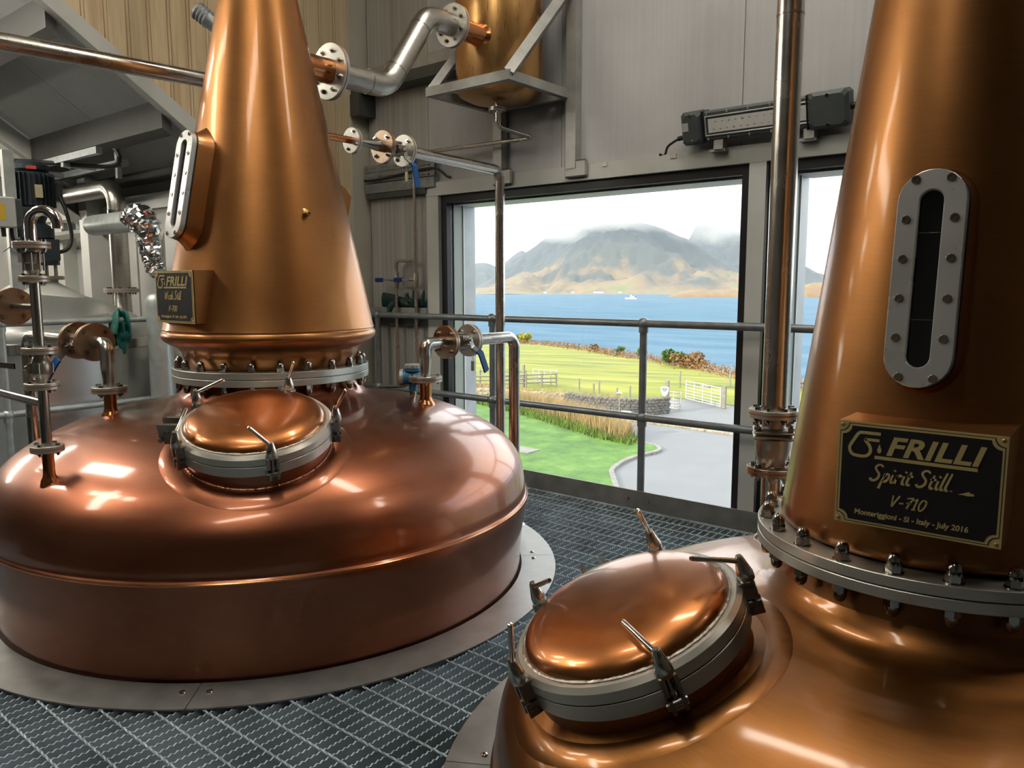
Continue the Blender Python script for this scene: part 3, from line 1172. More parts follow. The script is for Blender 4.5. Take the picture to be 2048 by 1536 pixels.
def seam_pot(c, scale, dz, top, base, par, mat):
    pr = [(1.075, -0.42), (1.088, -0.2), (1.098, -0.05), (1.105, 0.03), (1.110, 0.12), (1.122, 0.22), (1.134, 0.285), (1.139, 0.32), (1.139, 0.342)]
    pr = [tuple(p) for p in catmull(pr, 5)]
    pr += [(1.137, 0.348), (1.131, 0.351), (1.1295, 0.355), (1.130, 0.37)]
    pr += [tuple(p) for p in catmull(DOME, 8)]
    pr = [(r * scale, z + dz) for r, z in pr]
    pr[0] = (pr[0][0], base)
    pr += [(top[0] + 0.003, top[1] - 0.02), top]
    b = MB()
    T = np.eye(4)
    T[:3, 3] = (c[0], c[1], 0)
    b.lathe(pr, T, 160)
    return b.build('pot', mat, par, angle=50)


def neck_flange(c, z, t, r, r_in, n, ph, rb, par):
    T = np.eye(4)
    T[:3, 3] = (c[0], c[1], z)
    MB().ring(r_in, r, 0.0012, t, T, 128, 0.0015).build('neck_flange', 'flange_steel', par)
    MB().ring(r_in, r, -t, -0.0012, T, 128, 0.0015).build('neck_flange', 'flange_steel', par)
    MB().ring(r_in, r - 0.004, -0.0012, 0.0012, T, 96).build('gasket', 'rubber_black', par, label='black gasket line')
    for k in range(n):
        a = math.radians(ph + 360 / n * k)
        p = (c[0] + rb * math.cos(a), c[1] + rb * math.sin(a), z + t)
        place('dome_nut', ACORN, frame(p, (0, 0, 1), (math.cos(a * 3), math.sin(a * 3), 0)), par)
        p = (p[0], p[1], z - t)
        place('dome_nut', ACORN, frame(p, (0, 0, -1), (math.cos(a * 5), math.sin(a * 5), 0)), par)


def manhole(ax, dome, cen, nrm, par, matneck, matlid, clamps, spin=0.0, sink=0.0):
    n = np.array(nrm)
    n /= np.linalg.norm(n)
    u = np.cross(n, [0, 0, 1.0])
    u /= np.linalg.norm(u)
    v = np.cross(n, u)
    c = np.array(cen)
    T = np.eye(4)
    T[:3, 0], T[:3, 1], T[:3, 2], T[:3, 3] = u, v, n, c
    RN = 0.250
    H = -sink
    seg = 96

    def down(r, a):
        """distance along -n from the flange plane to the dome at polar (r, a)"""
        p0 = c + r * (math.cos(a) * u + math.sin(a) * v)
        lo, hi = -0.1, 0.9
        for _ in range(40):
            md = (lo + hi) / 2
            p = p0 - n * md
            if p[2] > dome(math.hypot(p[0] - ax[0], p[1] - ax[1])):
                lo = md
            else:
                hi = md
        return (lo + hi) / 2

    rings = [(RN - 0.006, None, -0.034), (RN, None, -0.036), ]
    steps = [(0.0, -sink), (0.007, -sink * 0.9), (0.016, 0.002 - sink * 0.55), (0.028, 0.0030 - sink * 0.15), (0.042, 0.0040), (0.058, 0.0028), (0.074, 0.0005), (0.088, -0.006)]
    V, Fs = [], []
    bead = []
    for k in range(seg):
        a = 2 * PI * k / seg
        col = [(RN, -0.034)]
        d0 = down(RN, a)
        col.append((RN, -(d0 - H) * 0.5 - 0.018))
        col.append((RN, -(d0 - H)))
        for s_, h in steps:
            r = RN + 0.002 + s_
            col.append((r, -(down(r, a) - h)))
        V += [(r * math.cos(a), r * math.sin(a), z) for r, z in col]
        bead.append((RN + 0.003) * np.array([math.cos(a), math.sin(a), 0]) + np.array([0, 0, -(d0 - H) + 0.001]))
        nc = len(col)
    for k in range(seg):
        k2 = (k + 1) % seg
        for i in range(nc - 1):
            Fs.append((k * nc + i, k2 * nc + i, k2 * nc + i + 1, k * nc + i + 1))
    b = MB()
    b.add(V, Fs, T)
    mn = b.build('manhole_neck', matneck, par, angle=60)
    b = MB()
    bb = catmull(bead, 3, True)
    rr = 0.0042 + 0.0012 * np.sin(np.arange(len(bb)) * 2.3) + rng.uniform(-0.0006, 0.0006, len(bb))
    P = bb @ T[:3, :3].T + T[:3, 3]
    b.tube(P, rr, 6, False, None, True)
    b.build('weld_seam', 'weld_bead', mn, label='rough copper weld seam')
    MB().ring(0.21, 0.264, -0.036, -0.0012, T, 96, 0.0012).build('manhole_ring', 'flange_steel', par, label='lower steel ring of the manhole')
    lid = MB().lathe([(0.20, 0.0012), (0.2628, 0.0012), (0.264, 0.0024), (0.264, 0.026), (0.254, 0.036), (0.20, 0.036), (0.20, 0.0012)], T, 96).build('manhole_lid', 'flange_steel', par)
    b = MB()
    b.lathe([(0.238, 0.034), (0.2365, 0.041), (0.230, 0.052), (0.219, 0.061), (0.203, 0.068), (0.18, 0.0745), (0.15, 0.080), (0.11, 0.085), (0.06, 0.0885), (0, 0.0895)], T, 96)
    b.build('lid_dome', matlid, lid, angle=60, label='polished copper dome of the lid')
    b = MB()
    ang = np.linspace(0, 2 * PI, 241)[:-1]
    P = np.stack([0.2395 * np.cos(ang), 0.2395 * np.sin(ang), 0 * ang + 0.0365], -1) @ T[:3, :3].T + T[:3, 3]
    b.tube(P, 0.0042 + rng.uniform(-0.0014, 0.0014, 240), 6, False, None, True)
    b.build('weld_seam', 'weld_grey', lid, label='rough grey weld seam')
    # swing clamps: eye bolt, fork, cone nut and handle rod
    for th, e, ps in clamps:
        a = math.radians(th)
        ex = math.cos(a) * u + math.sin(a) * v
        ey = -math.sin(a) * u + math.cos(a) * v
        Q = np.eye(4)
        Q[:3, 0], Q[:3, 1], Q[:3, 2], Q[:3, 3] = ex, ey, n, c + ex * 0.278
        b = MB()
        for sgn in (-1, 1):
            b.box((-0.001, sgn * 0.013, -0.028), (0.030, 0.008, 0.030), Q)     # lower lugs
            b.box((-0.004, sgn * 0.014, 0.015), (0.034, 0.009, 0.038), Q)      # upper fork
        b.box((-0.012, 0, -0.034), (0.014, 0.034, 0.016), Q)
        QY = frame(Q[:3, 3] - n * 0.030, ey, ex)
        b.ring(0, 0.0085, -0.022, 0.022, QY, 14)
        b.ring(0, 0.0125, -0.009, 0.009, QY, 16)
        b.cyl(Q[:3, 3] - n * 0.03, Q[:3, 3] + n * 0.04, 0.0065, None, 12)
        cl_ = b.build('clamp', 'stainless_dark', par, label='swing clamp with cone nut on the manhole lid')
        b = MB()
        b.lathe([(0, 0.034), (0.0175, 0.034), (0.0185, 0.036), (0.0185, 0.050), (0.0165, 0.058), (0.0085, 0.088), (0.0065, 0.090), (0.0065, 0.092), (0, 0.092)], Q, 24)
        b.build('cone_nut', 'stainless', cl_)
        ps_ = math.radians(ps)
        d = math.cos(math.radians(e)) * n + math.sin(math.radians(e)) * (math.cos(ps_) * u + math.sin(ps_) * v)
        p = Q[:3, 3] + n * 0.078
        b = MB()
        pr = [(0, -0.006), (0.006, -0.006), (0.006, 0.118), (0.0048, 0.122), (0, 0.123)]
        b.lathe(pr, frame(p, d), 14)
        b.build('handle_rod', 'stainless_polished', cl_)
    # hinge on the side
    a = math.radians(spin)
    ex = math.cos(a) * u + math.sin(a) * v
    ey = -math.sin(a) * u + math.cos(a) * v
    Q = np.eye(4)
    Q[:3, 0], Q[:3, 1], Q[:3, 2], Q[:3, 3] = ex, ey, n, c
    b = MB()
    for sgn in (-1, 1):
        b.box((0.292, sgn * 0.028, 0.022), (0.066, 0.014, 0.026), Q)
        b.box((0.285, sgn * 0.028, -0.022), (0.048, 0.012, 0.034), Q)
        b.box((0.315, sgn * 0.028, 0.0), (0.020, 0.011, 0.060), Q)
    QY = frame(Q[:3, 3] + ex * 0.315 - n * 0.018, ey, ex)
    b.ring(0, 0.008, -0.05, 0.05, QY, 14)
    b.build('hinge', 'stainless_dark', par)


def stroke(b, pts, w, T, z0=0.0, z1=0.0012, n=5, taper=None, sm=True):
    """brush stroke: a flat ribbon with thickness following pts"""
    P = catmull(pts, n) if sm and len(pts) > 2 else np.array(pts, float)
    Tn = np.gradient(P, axis=0)
    Tn /= np.linalg.norm(Tn, axis=1)[:, None] + 1e-12
    Nn = np.stack([-Tn[:, 1], Tn[:, 0]], -1)
    m_ = len(P)
    ww = np.full(m_, w / 2)
    if taper:
        tt = np.linspace(0, 1, m_)
        ww = ww * (taper[0] + (taper[1] - taper[0]) * tt)
    V = []
    for p, q, h in zip(P, Nn, ww):
        for sgn, z in ((1, z0), (-1, z0), (-1, z1), (1, z1)):
            V.append((p[0] + q[0] * h * sgn, p[1] + q[1] * h * sgn, z))
    Fs = []
    for i in range(m_ - 1):
        for k in range(4):
            k2 = (k + 1) % 4
            Fs.append((i * 4 + k, i * 4 + k2, i * 4 + 4 + k2, i * 4 + 4 + k))
    Fs += [(3, 2, 1, 0), tuple((m_ - 1) * 4 + k for k in range(4))]
    b.add(V, Fs, T)


def text_mesh(b, body, size, x, y, T, shear=0.0, bold=0.0, z1=0.0012, width=None, spacing=1.0, align='CENTER'):
    cu = bpy.data.curves.new('lettering', 'FONT')
    cu.body = body
    cu.size = size
    cu.shear = shear
    cu.offset = bold
    cu.space_character = spacing
    cu.align_x = align
    cu.extrude = z1 / 2
    cu.resolution_u = 4
    o = bpy.data.objects.new('lettering', cu)
    COL.objects.link(o)
    dg = bpy.context.evaluated_depsgraph_get()
    me = bpy.data.meshes.new_from_object(o.evaluated_get(dg))
    V = np.array([v.co for v in me.vertices])
    Fs = [tuple(p.vertices) for p in me.polygons]
    if width:
        w0 = V[:, 0].max() - V[:, 0].min()
        V[:, 0] *= width / w0
    V = V + np.array([x, y, z1 / 2])
    b.add(V, Fs, T)
    bpy.data.objects.remove(o)
    bpy.data.meshes.remove(me)
    bpy.data.curves.remove(cu)


# brush-script glyphs, unit x-height 1, drawn as strokes
GL = {
    'S': (1.15, [[(1.0, 1.75), (0.8, 1.98), (0.45, 1.95), (0.25, 1.62), (0.45, 1.25), (0.72, 0.92), (0.72, 0.45), (0.42, 0.08), (0.08, 0.05), (-0.12, 0.30)]]),
    'p': (0.85, [[(0.22, 1.0), (0.1, 0.4), (-0.05, -0.3), (-0.15, -0.85)], [(0.18, 0.65), (0.42, 1.02), (0.66, 0.85), (0.6, 0.4), (0.34, 0.05), (0.08, 0.2)]]),
    'i': (0.48, [[(0.2, 1.0), (0.1, 0.45), (0.12, 0.06), (0.34, 0.12)], [(0.24, 1.42), (0.32, 1.58)]]),
    'r': (0.68, [[(0.2, 1.0), (0.1, 0.5), (0.02, 0.0)], [(0.1, 0.5), (0.28, 0.92), (0.48, 1.02), (0.62, 0.86)]]),
    't': (0.60, [[(0.32, 1.6), (0.18, 0.9), (0.08, 0.3), (0.2, 0.03), (0.42, 0.14)], [(0.0, 1.04), (0.58, 1.12)]]),
    'l': (0.46, [[(0.40, 2.05), (0.22, 1.2), (0.08, 0.4), (0.12, 0.05), (0.34, 0.10)]]),
    'W': (1.6, [[(0.1, 1.9), (0.08, 1.0), (0.12, 0.06), (0.38, 0.8), (0.62, 1.5), (0.62, 0.8), (0.68, 0.06), (1.0, 0.8), (1.35, 2.0)]]),
    'a': (0.85, [[(0.62, 0.9), (0.38, 1.02), (0.1, 0.6), (0.1, 0.15), (0.32, 0.05), (0.58, 0.45), (0.66, 0.95), (0.56, 0.4), (0.6, 0.06), (0.8, 0.1)]]),
    's': (0.68, [[(0.58, 0.85), (0.4, 1.02), (0.2, 0.82), (0.34, 0.56), (0.46, 0.3), (0.3, 0.05), (0.02, 0.14)]]),
    'h': (0.85, [[(0.36, 2.0), (0.18, 1.1), (0.02, 0.0)], [(0.1, 0.5), (0.36, 0.98), (0.56, 0.9), (0.5, 0.4), (0.52, 0.06), (0.74, 0.12)]]),
    'V': (1.0, [[(0.12, 1.9), (0.16, 1.0), (0.24, 0.04), (0.55, 0.9), (0.98, 1.95)]]),
    '-': (0.85, [[(0.1, 0.72), (0.65, 0.78)]]),
    '7': (1.0, [[(0.15, 1.72), (0.5, 1.80), (0.98, 1.84), (0.62, 1.0), (0.36, 0.0)], [(0.2, 0.92), (0.86, 1.02)]]),
    '1': (0.72, [[(0.18, 1.45), (0.52, 1.85), (0.38, 0.9), (0.24, 0.02)], [(-0.02, 0.0), (0.52, 0.05)]]),
    '0': (1.05, [[(0.78, 1.78), (0.42, 1.70), (0.16, 0.9), (0.26, 0.12), (0.58, 0.10), (0.92, 0.8), (0.96, 1.55), (0.78, 1.78)]]),
    ' ': (0.55, []),
}


def script(b, body, x, y, h, T, w=0.2, squeeze=1.0):
    tot = sum(GL[c_][0] for c_ in body) * h * squeeze
    cx = x - tot / 2
    for c_ in body:
        adv, st = GL[c_]
        for pts in st:
            stroke(b, [(cx + (p[0] + 0.16 * p[1]) * h * squeeze, y + p[1] * h) for p in pts], w * h, T, taper=(0.8, 1.15))
        cx += adv * h * squeeze


def nameplate(par, x0, x1, yf, z0, z1, neck_r, ax, matbox, line1, line2):
    """copper box with an engraved black and brass plate facing -Y"""
    wid, hei = x1 - x0, z1 - z0
    cx, cz = (x0 + x1) / 2, (z0 + z1) / 2
    b = MB()

    def depth(x, z):
        r = neck_r(z) - 0.004
        q = r * r - (x - ax[0]) ** 2
        return ax[1] - math.sqrt(max(q, 1e-4))
    # open box: four sheet sides running back to the neck
    th = 0.004
    for (xa, za, xb, zb, ins) in ((x0, z1, x1, z1, (0, -th)), (x0, z0, x1, z0, (0, th)), (x0, z0, x0, z1, (th, 0)), (x1, z0, x1, z1, (-th, 0))):
        V, N = [], 12
        for i in range(N + 1):
            t = i / N
            x, z = xa + (xb - xa) * t, za + (zb - za) * t
            dp = depth(x, z)
            for dx, dz in ((0, 0), ins):
                V += [(x + dx, yf + 0.003, z + dz), (x + dx, dp, z + dz)]
        Fs = []
        for i in range(N):
            p = i * 4
            Fs += [(p, p + 4, p + 5, p + 1), (p + 2, p + 3, p + 7, p + 6), (p, p + 2, p + 6, p + 4), (p + 1, p + 5, p + 7, p + 3)]
        b.add(V, Fs)
    b.span(x0, x1, yf + 0.002, yf + 0.006, z0, z1)
    box = b.build('plate_box', matbox, par, False)
    T = frame((cx, yf, cz), (0, -1, 0), (1, 0, 0))
    # local x right, local y up?  frame gives y = z cross x
    if T[2, 1] < 0:
        T[:3, 1] *= -1
    s = wid / 0.281
    hw, hh = wid / 2, hei / 2
    b = MB()
    b.box((0, 0, -0.001), (wid, hei, 0.004), T)
    br = b.build('brass_plate', 'brass', par, False, label='brass rim of the nameplate')
    e1, cr = 0.0085 * s, 0.016 * s
    def notched(d, rr):
        x_, y_ = hw - d, hh - d
        out = []
        for sx, sy in ((1, 1), (-1, 1), (-1, -1), (1, -1)):
            arc = []
            for k in range(6):
                a = k / 5 * PI / 2
                arc.append((sx * (x_ - rr * math.cos(a)), sy * (y_ - rr * math.sin(a))))
            arc = arc if sx * sy < 0 else arc[::-1]
            out += arc
        return out
    b = MB()
    b.prism(notched(0.0035 * s, cr * 0.98), 0.0008, 0.0014, T)
    b.build('inlay', 'plate_black', br, False, label='thin black border line')
    b = MB()
    b.prism(notched(0.0048 * s, cr * 1.0), 0.0010, 0.0017, T)
    b.build('inlay', 'brass', br, False)
    b = MB()
    b.prism(notched(0.0085 * s, cr * 1.05), 0.0012, 0.0022, T)
    b.build('black_field', 'plate_black', br, False, label='black enamelled field')
    for sx in (-1, 1):
        for sy in (-1, 1):
            Q = T.copy()
            Q[:3, 3] = T[:3, :3] @ np.array([sx * (hw - 0.0075 * s), sy * (hh - 0.0075 * s), 0.001]) + T[:3, 3]
            b = MB()
            b.lathe([(0.0035, 0), (0.0035, 0.0016), (0.0022, 0.0026), (0, 0.0028)], Q, 12)
            b.build('screw', 'plug_brass', br)
    # artwork; plate pixel frame of the photograph: 1740 x 1010 units -> metres
    U = wid / 1720.0
    def px(x, y):
        return ((x - 860) * U, (612 - y) * U)
    def ly(p):
        return px(p[0], 120 + (p[1] - 138) * 1.30)
    Z0, Z1 = 0.0018, 0.0032
    T2 = T.copy()
    T2[:3, 3] = T[:3, :3] @ np.array([0, 0, Z0]) + T[:3, 3]
    b = MB()
    logo = [(470, 138), (360, 138), (270, 138), (228, 150), (185, 205), (145, 262), (138, 300), (165, 340), (215, 352), (300, 352), (350, 330), (368, 290), (352, 250), (322, 222), (300, 196)]
    stroke(b, [ly(p) for p in logo], 36 * U, T2, n=6)
    stroke(b, [ly(p) for p in [(300, 198), (350, 198), (458, 198)]], 32 * U, T2, sm=False)
    drop = [(462, 225), (446, 262), (438, 280), (446, 303), (462, 312), (480, 303), (487, 280), (478, 262)]
    b.prism([ly(p) for p in drop][::-1], 0, 0.0012, T2)
    text_mesh(b, 'FRILLI', 300 * U, *px(1000, 350), T2, 0.28, 9 * U, width=990 * U, spacing=1.05)
    b.box((*px(935, 396), 0.0006), (1040 * U, 38 * U, 0.0012), T2)
    if line1 == 'Spirit Still':
        script(b, line1, *px(790, 672), 98 * U, T2, 0.27, 1.04)
        isl = [(1240, 612), (1300, 585), (1325, 575), (1345, 565), (1362, 578), (1395, 582), (1400, 604), (1340, 612), (1290, 606)]
        b.prism([px(p[0] + 40, p[1] + 82) for p in isl][::-1], 0, 0.0012, T2)
        stroke(b, [px(*p) for p in [(1205, 668), (1230, 664)]], 10 * U, T2, sm=False)
    else:
        script(b, line1, *px(820, 672), 98 * U, T2, 0.27, 1.0)
    script(b, line2, *px(790, 945), 70 * U, T2, 0.26, 1.12)
    text_mesh(b, 'Monteriggioni - SI - Italy - July 2016', 88 * U, *px(815, 1098), T2, 0.10, 2.5 * U, width=1180 * U)
    b.build('lettering', 'brass', br, False, label='raised brass lettering')


def sight_glass(par, c, nrm, up, L, wd, socks, skirt):
    """long steel sight-glass frame with cap screws and dark pane"""
    n = np.array(nrm, float)
    n /= np.linalg.norm(n)
    T = np.eye(4)
    y = np.array(up, float)
    y -= n * (y @ n)
    y /= np.linalg.norm(y)
    T[:3, 1], T[:3, 2], T[:3, 0], T[:3, 3] = y, n, np.cross(y, n), c
    def slot(L_, w_, k=14):
        r = w_ / 2
        h = L_ / 2 - r
        return [(r * math.cos(a), h + r * math.sin(a)) for a in np.linspace(0, PI, k)] + [(r * math.cos(a), -h + r * math.sin(a)) for a in np.linspace(PI, 2 * PI, k)]
    o_, i_ = slot(L, wd), slot(L - wd * 0.62, wd * 0.38)
    i2 = slot(L - wd * 0.66, wd * 0.34)
    oc = slot(L - 0.003, wd - 0.003)
    N = len(o_)
    V, Fs = [], []
    for pts, z in ((o_, -0.006), (o_, 0.0125), (oc, 0.014), (i_, 0.014), (i2, 0.011), (i2, -0.006)):
        V += [(p[0], p[1], z) for p in pts]
    for i in range(5):
        for k in range(N):
            k2 = (k + 1) % N
            Fs.append((i * N + k, i * N + k2, i * N + N + k2, i * N + N + k))
    b = MB()
    b.add(V, Fs, T)
    fr_ = b.build('sight_glass_frame', 'sight_steel', par, angle=30, label='polished steel sight-glass frame')
    b = MB()
    b.prism(i2, -0.004, 0.001, T)
    b.build('pane', 'glass_dark', fr_, False, label='dark glass pane')
    b = MB()
    b.box((0, (L - wd) * 0.30, 0.0012), (wd * 0.335, 0.0012, 0.0006), T)
    b.box((0, -(L - wd) * 0.26, 0.0012), (wd * 0.335, 0.0010, 0.0006), T)
    b.build('gauge_line', 'stainless', fr_, False)
    b = MB()
    b.prism(slot(L + 0.004, wd + 0.004), -0.012, -0.006, T)
    b.build('gasket', 'rubber_black', fr_, False, label='dark gasket behind the frame')
    # copper pad swelling out of the neck
    V, Fs = [], []
    st = [(0.0, -0.012), (0.002, -0.022), (0.008, -0.034), (0.018, -0.046), (0.034, -0.060), (0.056, -0.078), (0.07, -0.10)]
    for d, z in st:
        V += [(p[0], p[1], z - skirt * (abs(p[0]) / wd) ** 2 * (d * 14)) for p in slot(L + 0.002 + 2 * d * 1.0, wd + 0.002 + 2 * d)]
    for i in range(len(st) - 1):
        for k in range(N):
            k2 = (k + 1) % N
            Fs.append((i * N + k, i * N + k2, i * N + N + k2, i * N + N + k))
    b = MB()
    b.add(V, Fs, T)
    b.build('sight_glass_pad', par['neckmat'], par, angle=60, label='copper pad under the sight glass')
    h = L / 2 - wd / 2
    for sx in (-1, 1):
        for t in socks:
            yy = t * (L / 2 - wd * 0.16)
            xx = wd * 0.345
            if abs(yy) > h:
                xx = wd * 0.25
            Q = T.copy()
            Q[:3, 3] = T[:3, :3] @ np.array([sx * xx, yy, 0.014]) + T[:3, 3]
            place('cap_screw', SOCK, Q, fr_)


# ---- left still
ws = thing('wash_still', (WA[0], WA[1], 0), 'large copper pot still on the left, farther from us, with the whole squat pot visible', 'still')
ws['neckmat'] = 'copper_neck'
wdome = dome_fn(1.0, 0.0)
seam_pot(WA, 1.0, 0.0, (0.362, 0.874), -0.9, ws, 'copper_pot')
MB().lathe([(1.1405, -0.0045), (1.1425, -0.002), (1.1425, 0.002), (1.1405, 0.0045)], np.array([[1, 0, 0, WA[0]], [0, 1, 0, WA[1]], [0, 0, 1, 0.343], [0, 0, 0, 1.0]]), 160).build('seam_bead', 'copper_stub', ws, label='raised seam round the pot')
T = np.eye(4)
T[:3, 3] = (WA[0], WA[1], 0)
pr = [(.345, .929), (.352, .934)] + [tuple(p) for p in catmull([(.362, .952), (.372, .975), (.381, .998), (.398, 1.016), (.426, 1.03), (.447, 1.046), (.4555, 1.063), (.452, 1.078)], 5)]
pr += [(.4475, 1.083), (.4465, 1.088), (.4485, 1.092), (.4465, 1.098), (.447 - .2072 * .1, 1.195), (.1045, 2.75), (.1, 2.8), (.1, 4.4), (0, 4.4)]
MB().lathe(pr, T, 128).build('neck', 'copper_neck', ws, angle=30)
neck_flange(WA, 0.901, 0.0285, 0.419, 0.34, 22, 3.0, 0.393, ws)
manhole(WA, wdome, (-2.3977, 1.5137, 0.7683), (0.2136, -0.2006, 0.9561), ws, 'copper_pot', 'copper_lid',
        [(-34, 62, 172), (-107, 38, 116), (178.5, 35, 128), (37.8, 72, 264), (110, 38, 48)], -4, 0.001)
wneck = lambda z: .447 - .2072 * (z - 1.095)
nameplate(ws, -3.143, -2.850, 1.552, 1.127, 1.334, wneck, WA, 'copper_neck', 'Wash Still', 'V-700')
sl = math.atan(.2072)
sight_glass(ws, (-3.005, 1.612, 1.672), (0, -math.cos(sl), math.sin(sl)), (0, 0, 1), 0.435, 0.123, (-1, -.60, -.2, .2, .60, 1), 0.55)
b = MB()
pz = 1.563
rr = wneck(pz)
pd = np.array([0.36 / 0.361, 0.0165, 0.0])
pd = np.array([-2.666 - WA[0], 2.0195 - WA[1], 0])
pd /= np.linalg.norm(pd)
pd = np.array([0.83, -0.56, 0.0])
pd = np.array([-2.69 - WA[0], 1.955 - WA[1], 0.0]); pd /= np.linalg.norm(pd)
T = frame(np.array([WA[0], WA[1], pz]) + pd * (rr - 0.004), pd)
b.lathe([(0.022, 0), (0.013, 0.003), (0.012, 0.008), (0.012, 0.016), (0.0105, 0.017), (0.0105, 0.03), (0.0085, 0.033), (0.004, 0.033), (0.004, 0.026), (0, 0.026)], T, 18)
b.build('plug', 'plug_brass', ws, label='small brass plug')
# nozzles of the left still, with their collars on the copper
def dome_stub(par, dome, ax, x, y, z1, r, mat='copper_stub'):
    z0 = float(dome(math.hypot(x - ax[0], y - ax[1])))
    T = np.eye(4)
    T[:3, 3] = (x, y, 0)
    b = MB()
    b.lathe([(r * 1.7, z0 - 0.02), (r * 1.45, z0 + 0.002), (r * 1.18, z0 + 0.010), (r * 1.04, z0 + 0.022), (r, z0 + 0.034), (r, z1)], T, 28)
    return b.build('stub_pipe', mat, par, angle=60, label='short copper stub pipe')


dome_stub(ws, wdome, WA, -2.882, 1.013, 0.713, 0.0185)
dome_stub(ws, wdome, WA, -3.308, 1.413, 0.833, 0.0245)
dome_stub(ws, wdome, WA, -2.525, 2.471, 0.855, 0.027)

# ---- right still
ss = thing('spirit_still', (SB[0], SB[1], 0), 'nearer copper pot still on the right, its large black nameplate below a long sight glass', 'still')
ss['neckmat'] = 'copper_neck'
sdome = dome_fn(0.915, -0.25)
seam_pot(SB, 0.915, -0.25, (0.331, 0.657), -0.9, ss, 'copper_spirit')
T = np.eye(4)
T[:3, 3] = (SB[0], SB[1], 0)
pr = [(.300, .704), (.318, .7065), (.329, .712), (.334, .722), (.3355, .733)] + [(.335 - .1285 * (z - .727), z) for z in (.76, 1.0, 1.5, 2.0, 2.4)] + [(.11, 2.5), (.105, 4.4), (0, 4.4)]
MB().lathe(pr, T, 128).build('neck', 'copper_neck', ss, angle=40)
neck_flange(SB, 0.680, 0.025, 0.389, 0.30, 22, -89.5, 0.366, ss)
manhole(SB, sdome, (-0.8412, 1.4462, 0.5151), (-0.2548, -0.2798, 0.9256), ss, 'copper_spirit', 'copper_lid',
        [(34.9, 68, 200), (-35.7, 35, 164), (-109, 59, 100), (179.5, 77, 12), (106, 29, 212)], -1, 0.008)
sneck = lambda z: .335 - .1285 * (z - .727)
nameplate(ss, -0.456, -0.168, 1.59, 0.801, 1.006, sneck, SB, 'copper_neck', 'Spirit Still', 'V-710')
sl = math.atan(.1285)
sight_glass(ss, (-0.337, 1.69, 1.282), (0, -math.cos(sl), math.sin(sl)), (0, 0, 1), 0.425, 0.122, (-1, -.60, -.2, .2, .60, 1), 0.35)
dome_stub(ss, sdome, SB, -0.85, 2.3, 0.70, 0.030, 'stainless')

# ================================================================== PIPEWORK
UP = np.array([0, 0, 1.0])
PX, NX = np.array([1.0, 0, 0]), np.array([-1.0, 0, 0])
PY, NY = np.array([0, 1.0, 0]), np.array([0, -1.0, 0])


def ball_valve(par, c, ax, stem, r, L, lever_dir, lever_len, drop, grip='grip_blue', matb='cast_steel', tagged=False):
    """compact ball valve between two flanges: body, bonnet, gland, lever with sleeve"""
    c, ax, stem = np.array(c, float), np.array(ax, float), np.array(stem, float)
    ax /= np.linalg.norm(ax)
    stem = stem - ax * (stem @ ax)
    stem /= np.linalg.norm(stem)
    T = frame(c, ax, stem)
    b = MB()
    b.lathe([(r * 0.62, -L / 2), (r * 0.62, -L * 0.36), (r * 0.86, -L * 0.24), (r, -L * 0.08), (r, L * 0.08), (r * 0.86, L * 0.24), (r * 0.62, L * 0.36), (r * 0.62, L / 2)], T, 28)
    b.box((r * 0.95, 0, 0), (r * 0.9, r * 1.1, r * 1.1), T)
    for s1 in (-1, 1):
        for s2 in (-1, 1):
            b.cyl(c + stem * r * 0.2 * 0 + np.cross(ax, stem) * s1 * r * 0.86 + ax * s2 * r * 0.0 - ax * r * 0.55 + stem * s2 * r * 0.62, c + np.cross(ax, stem) * s1 * r * 0.86 + ax * r * 0.55 + stem * s2 * r * 0.62, r * 0.15, None, 8)
    Q = frame(c + stem * r * 1.35, stem, ax)
    b.ring(0, r * 0.46, 0, r * 0.28, Q, 18)
    b.hexa(r * 0.34, r * 0.28, r * 0.62, Q)
    b.ring(0, r * 0.16, r * 0.62, r * 0.92, Q, 12)
    b.build('valve_body', matb, par)
    p = c + stem * r * 2.0
    ld = np.array(lever_dir, float)
    ld /= np.linalg.norm(ld)
    side = np.cross(ld, stem)
    dp = np.array(drop, float)
    a0, a1, a2, a3 = p - ld * r * 0.35, p + ld * lever_len * 0.22, p + ld * lever_len * 0.42 + dp, p + ld * lever_len + dp
    lv = bar(par, [a0, a1, a2, a3], r * 0.62, 0.004, side, 'stainless', 'lever', 0.02)
    k = a2 * 0.9 + a1 * 0.1
    bar(lv, [a2 * 0.62 + a1 * 0.38, a2, a3 + ld * 0.004], r * 0.80, 0.009, side, grip, 'grip', 0.02, label='blue sleeve of the lever')
    if tagged:
        q = a1 + np.array([0, 0, -0.012])
        b = MB()
        for dx in (-0.006, 0.006):
            b.cyl(q + side * dx, q + side * dx * 0.6 - UP * 0.055, 0.0009, None, 5)
        b.box(tuple(q - UP * 0.078), (0.017, 0.006, 0.046))
        b.build('valve_tag', 'label_gold', par, False, label='small hanging metal tag')


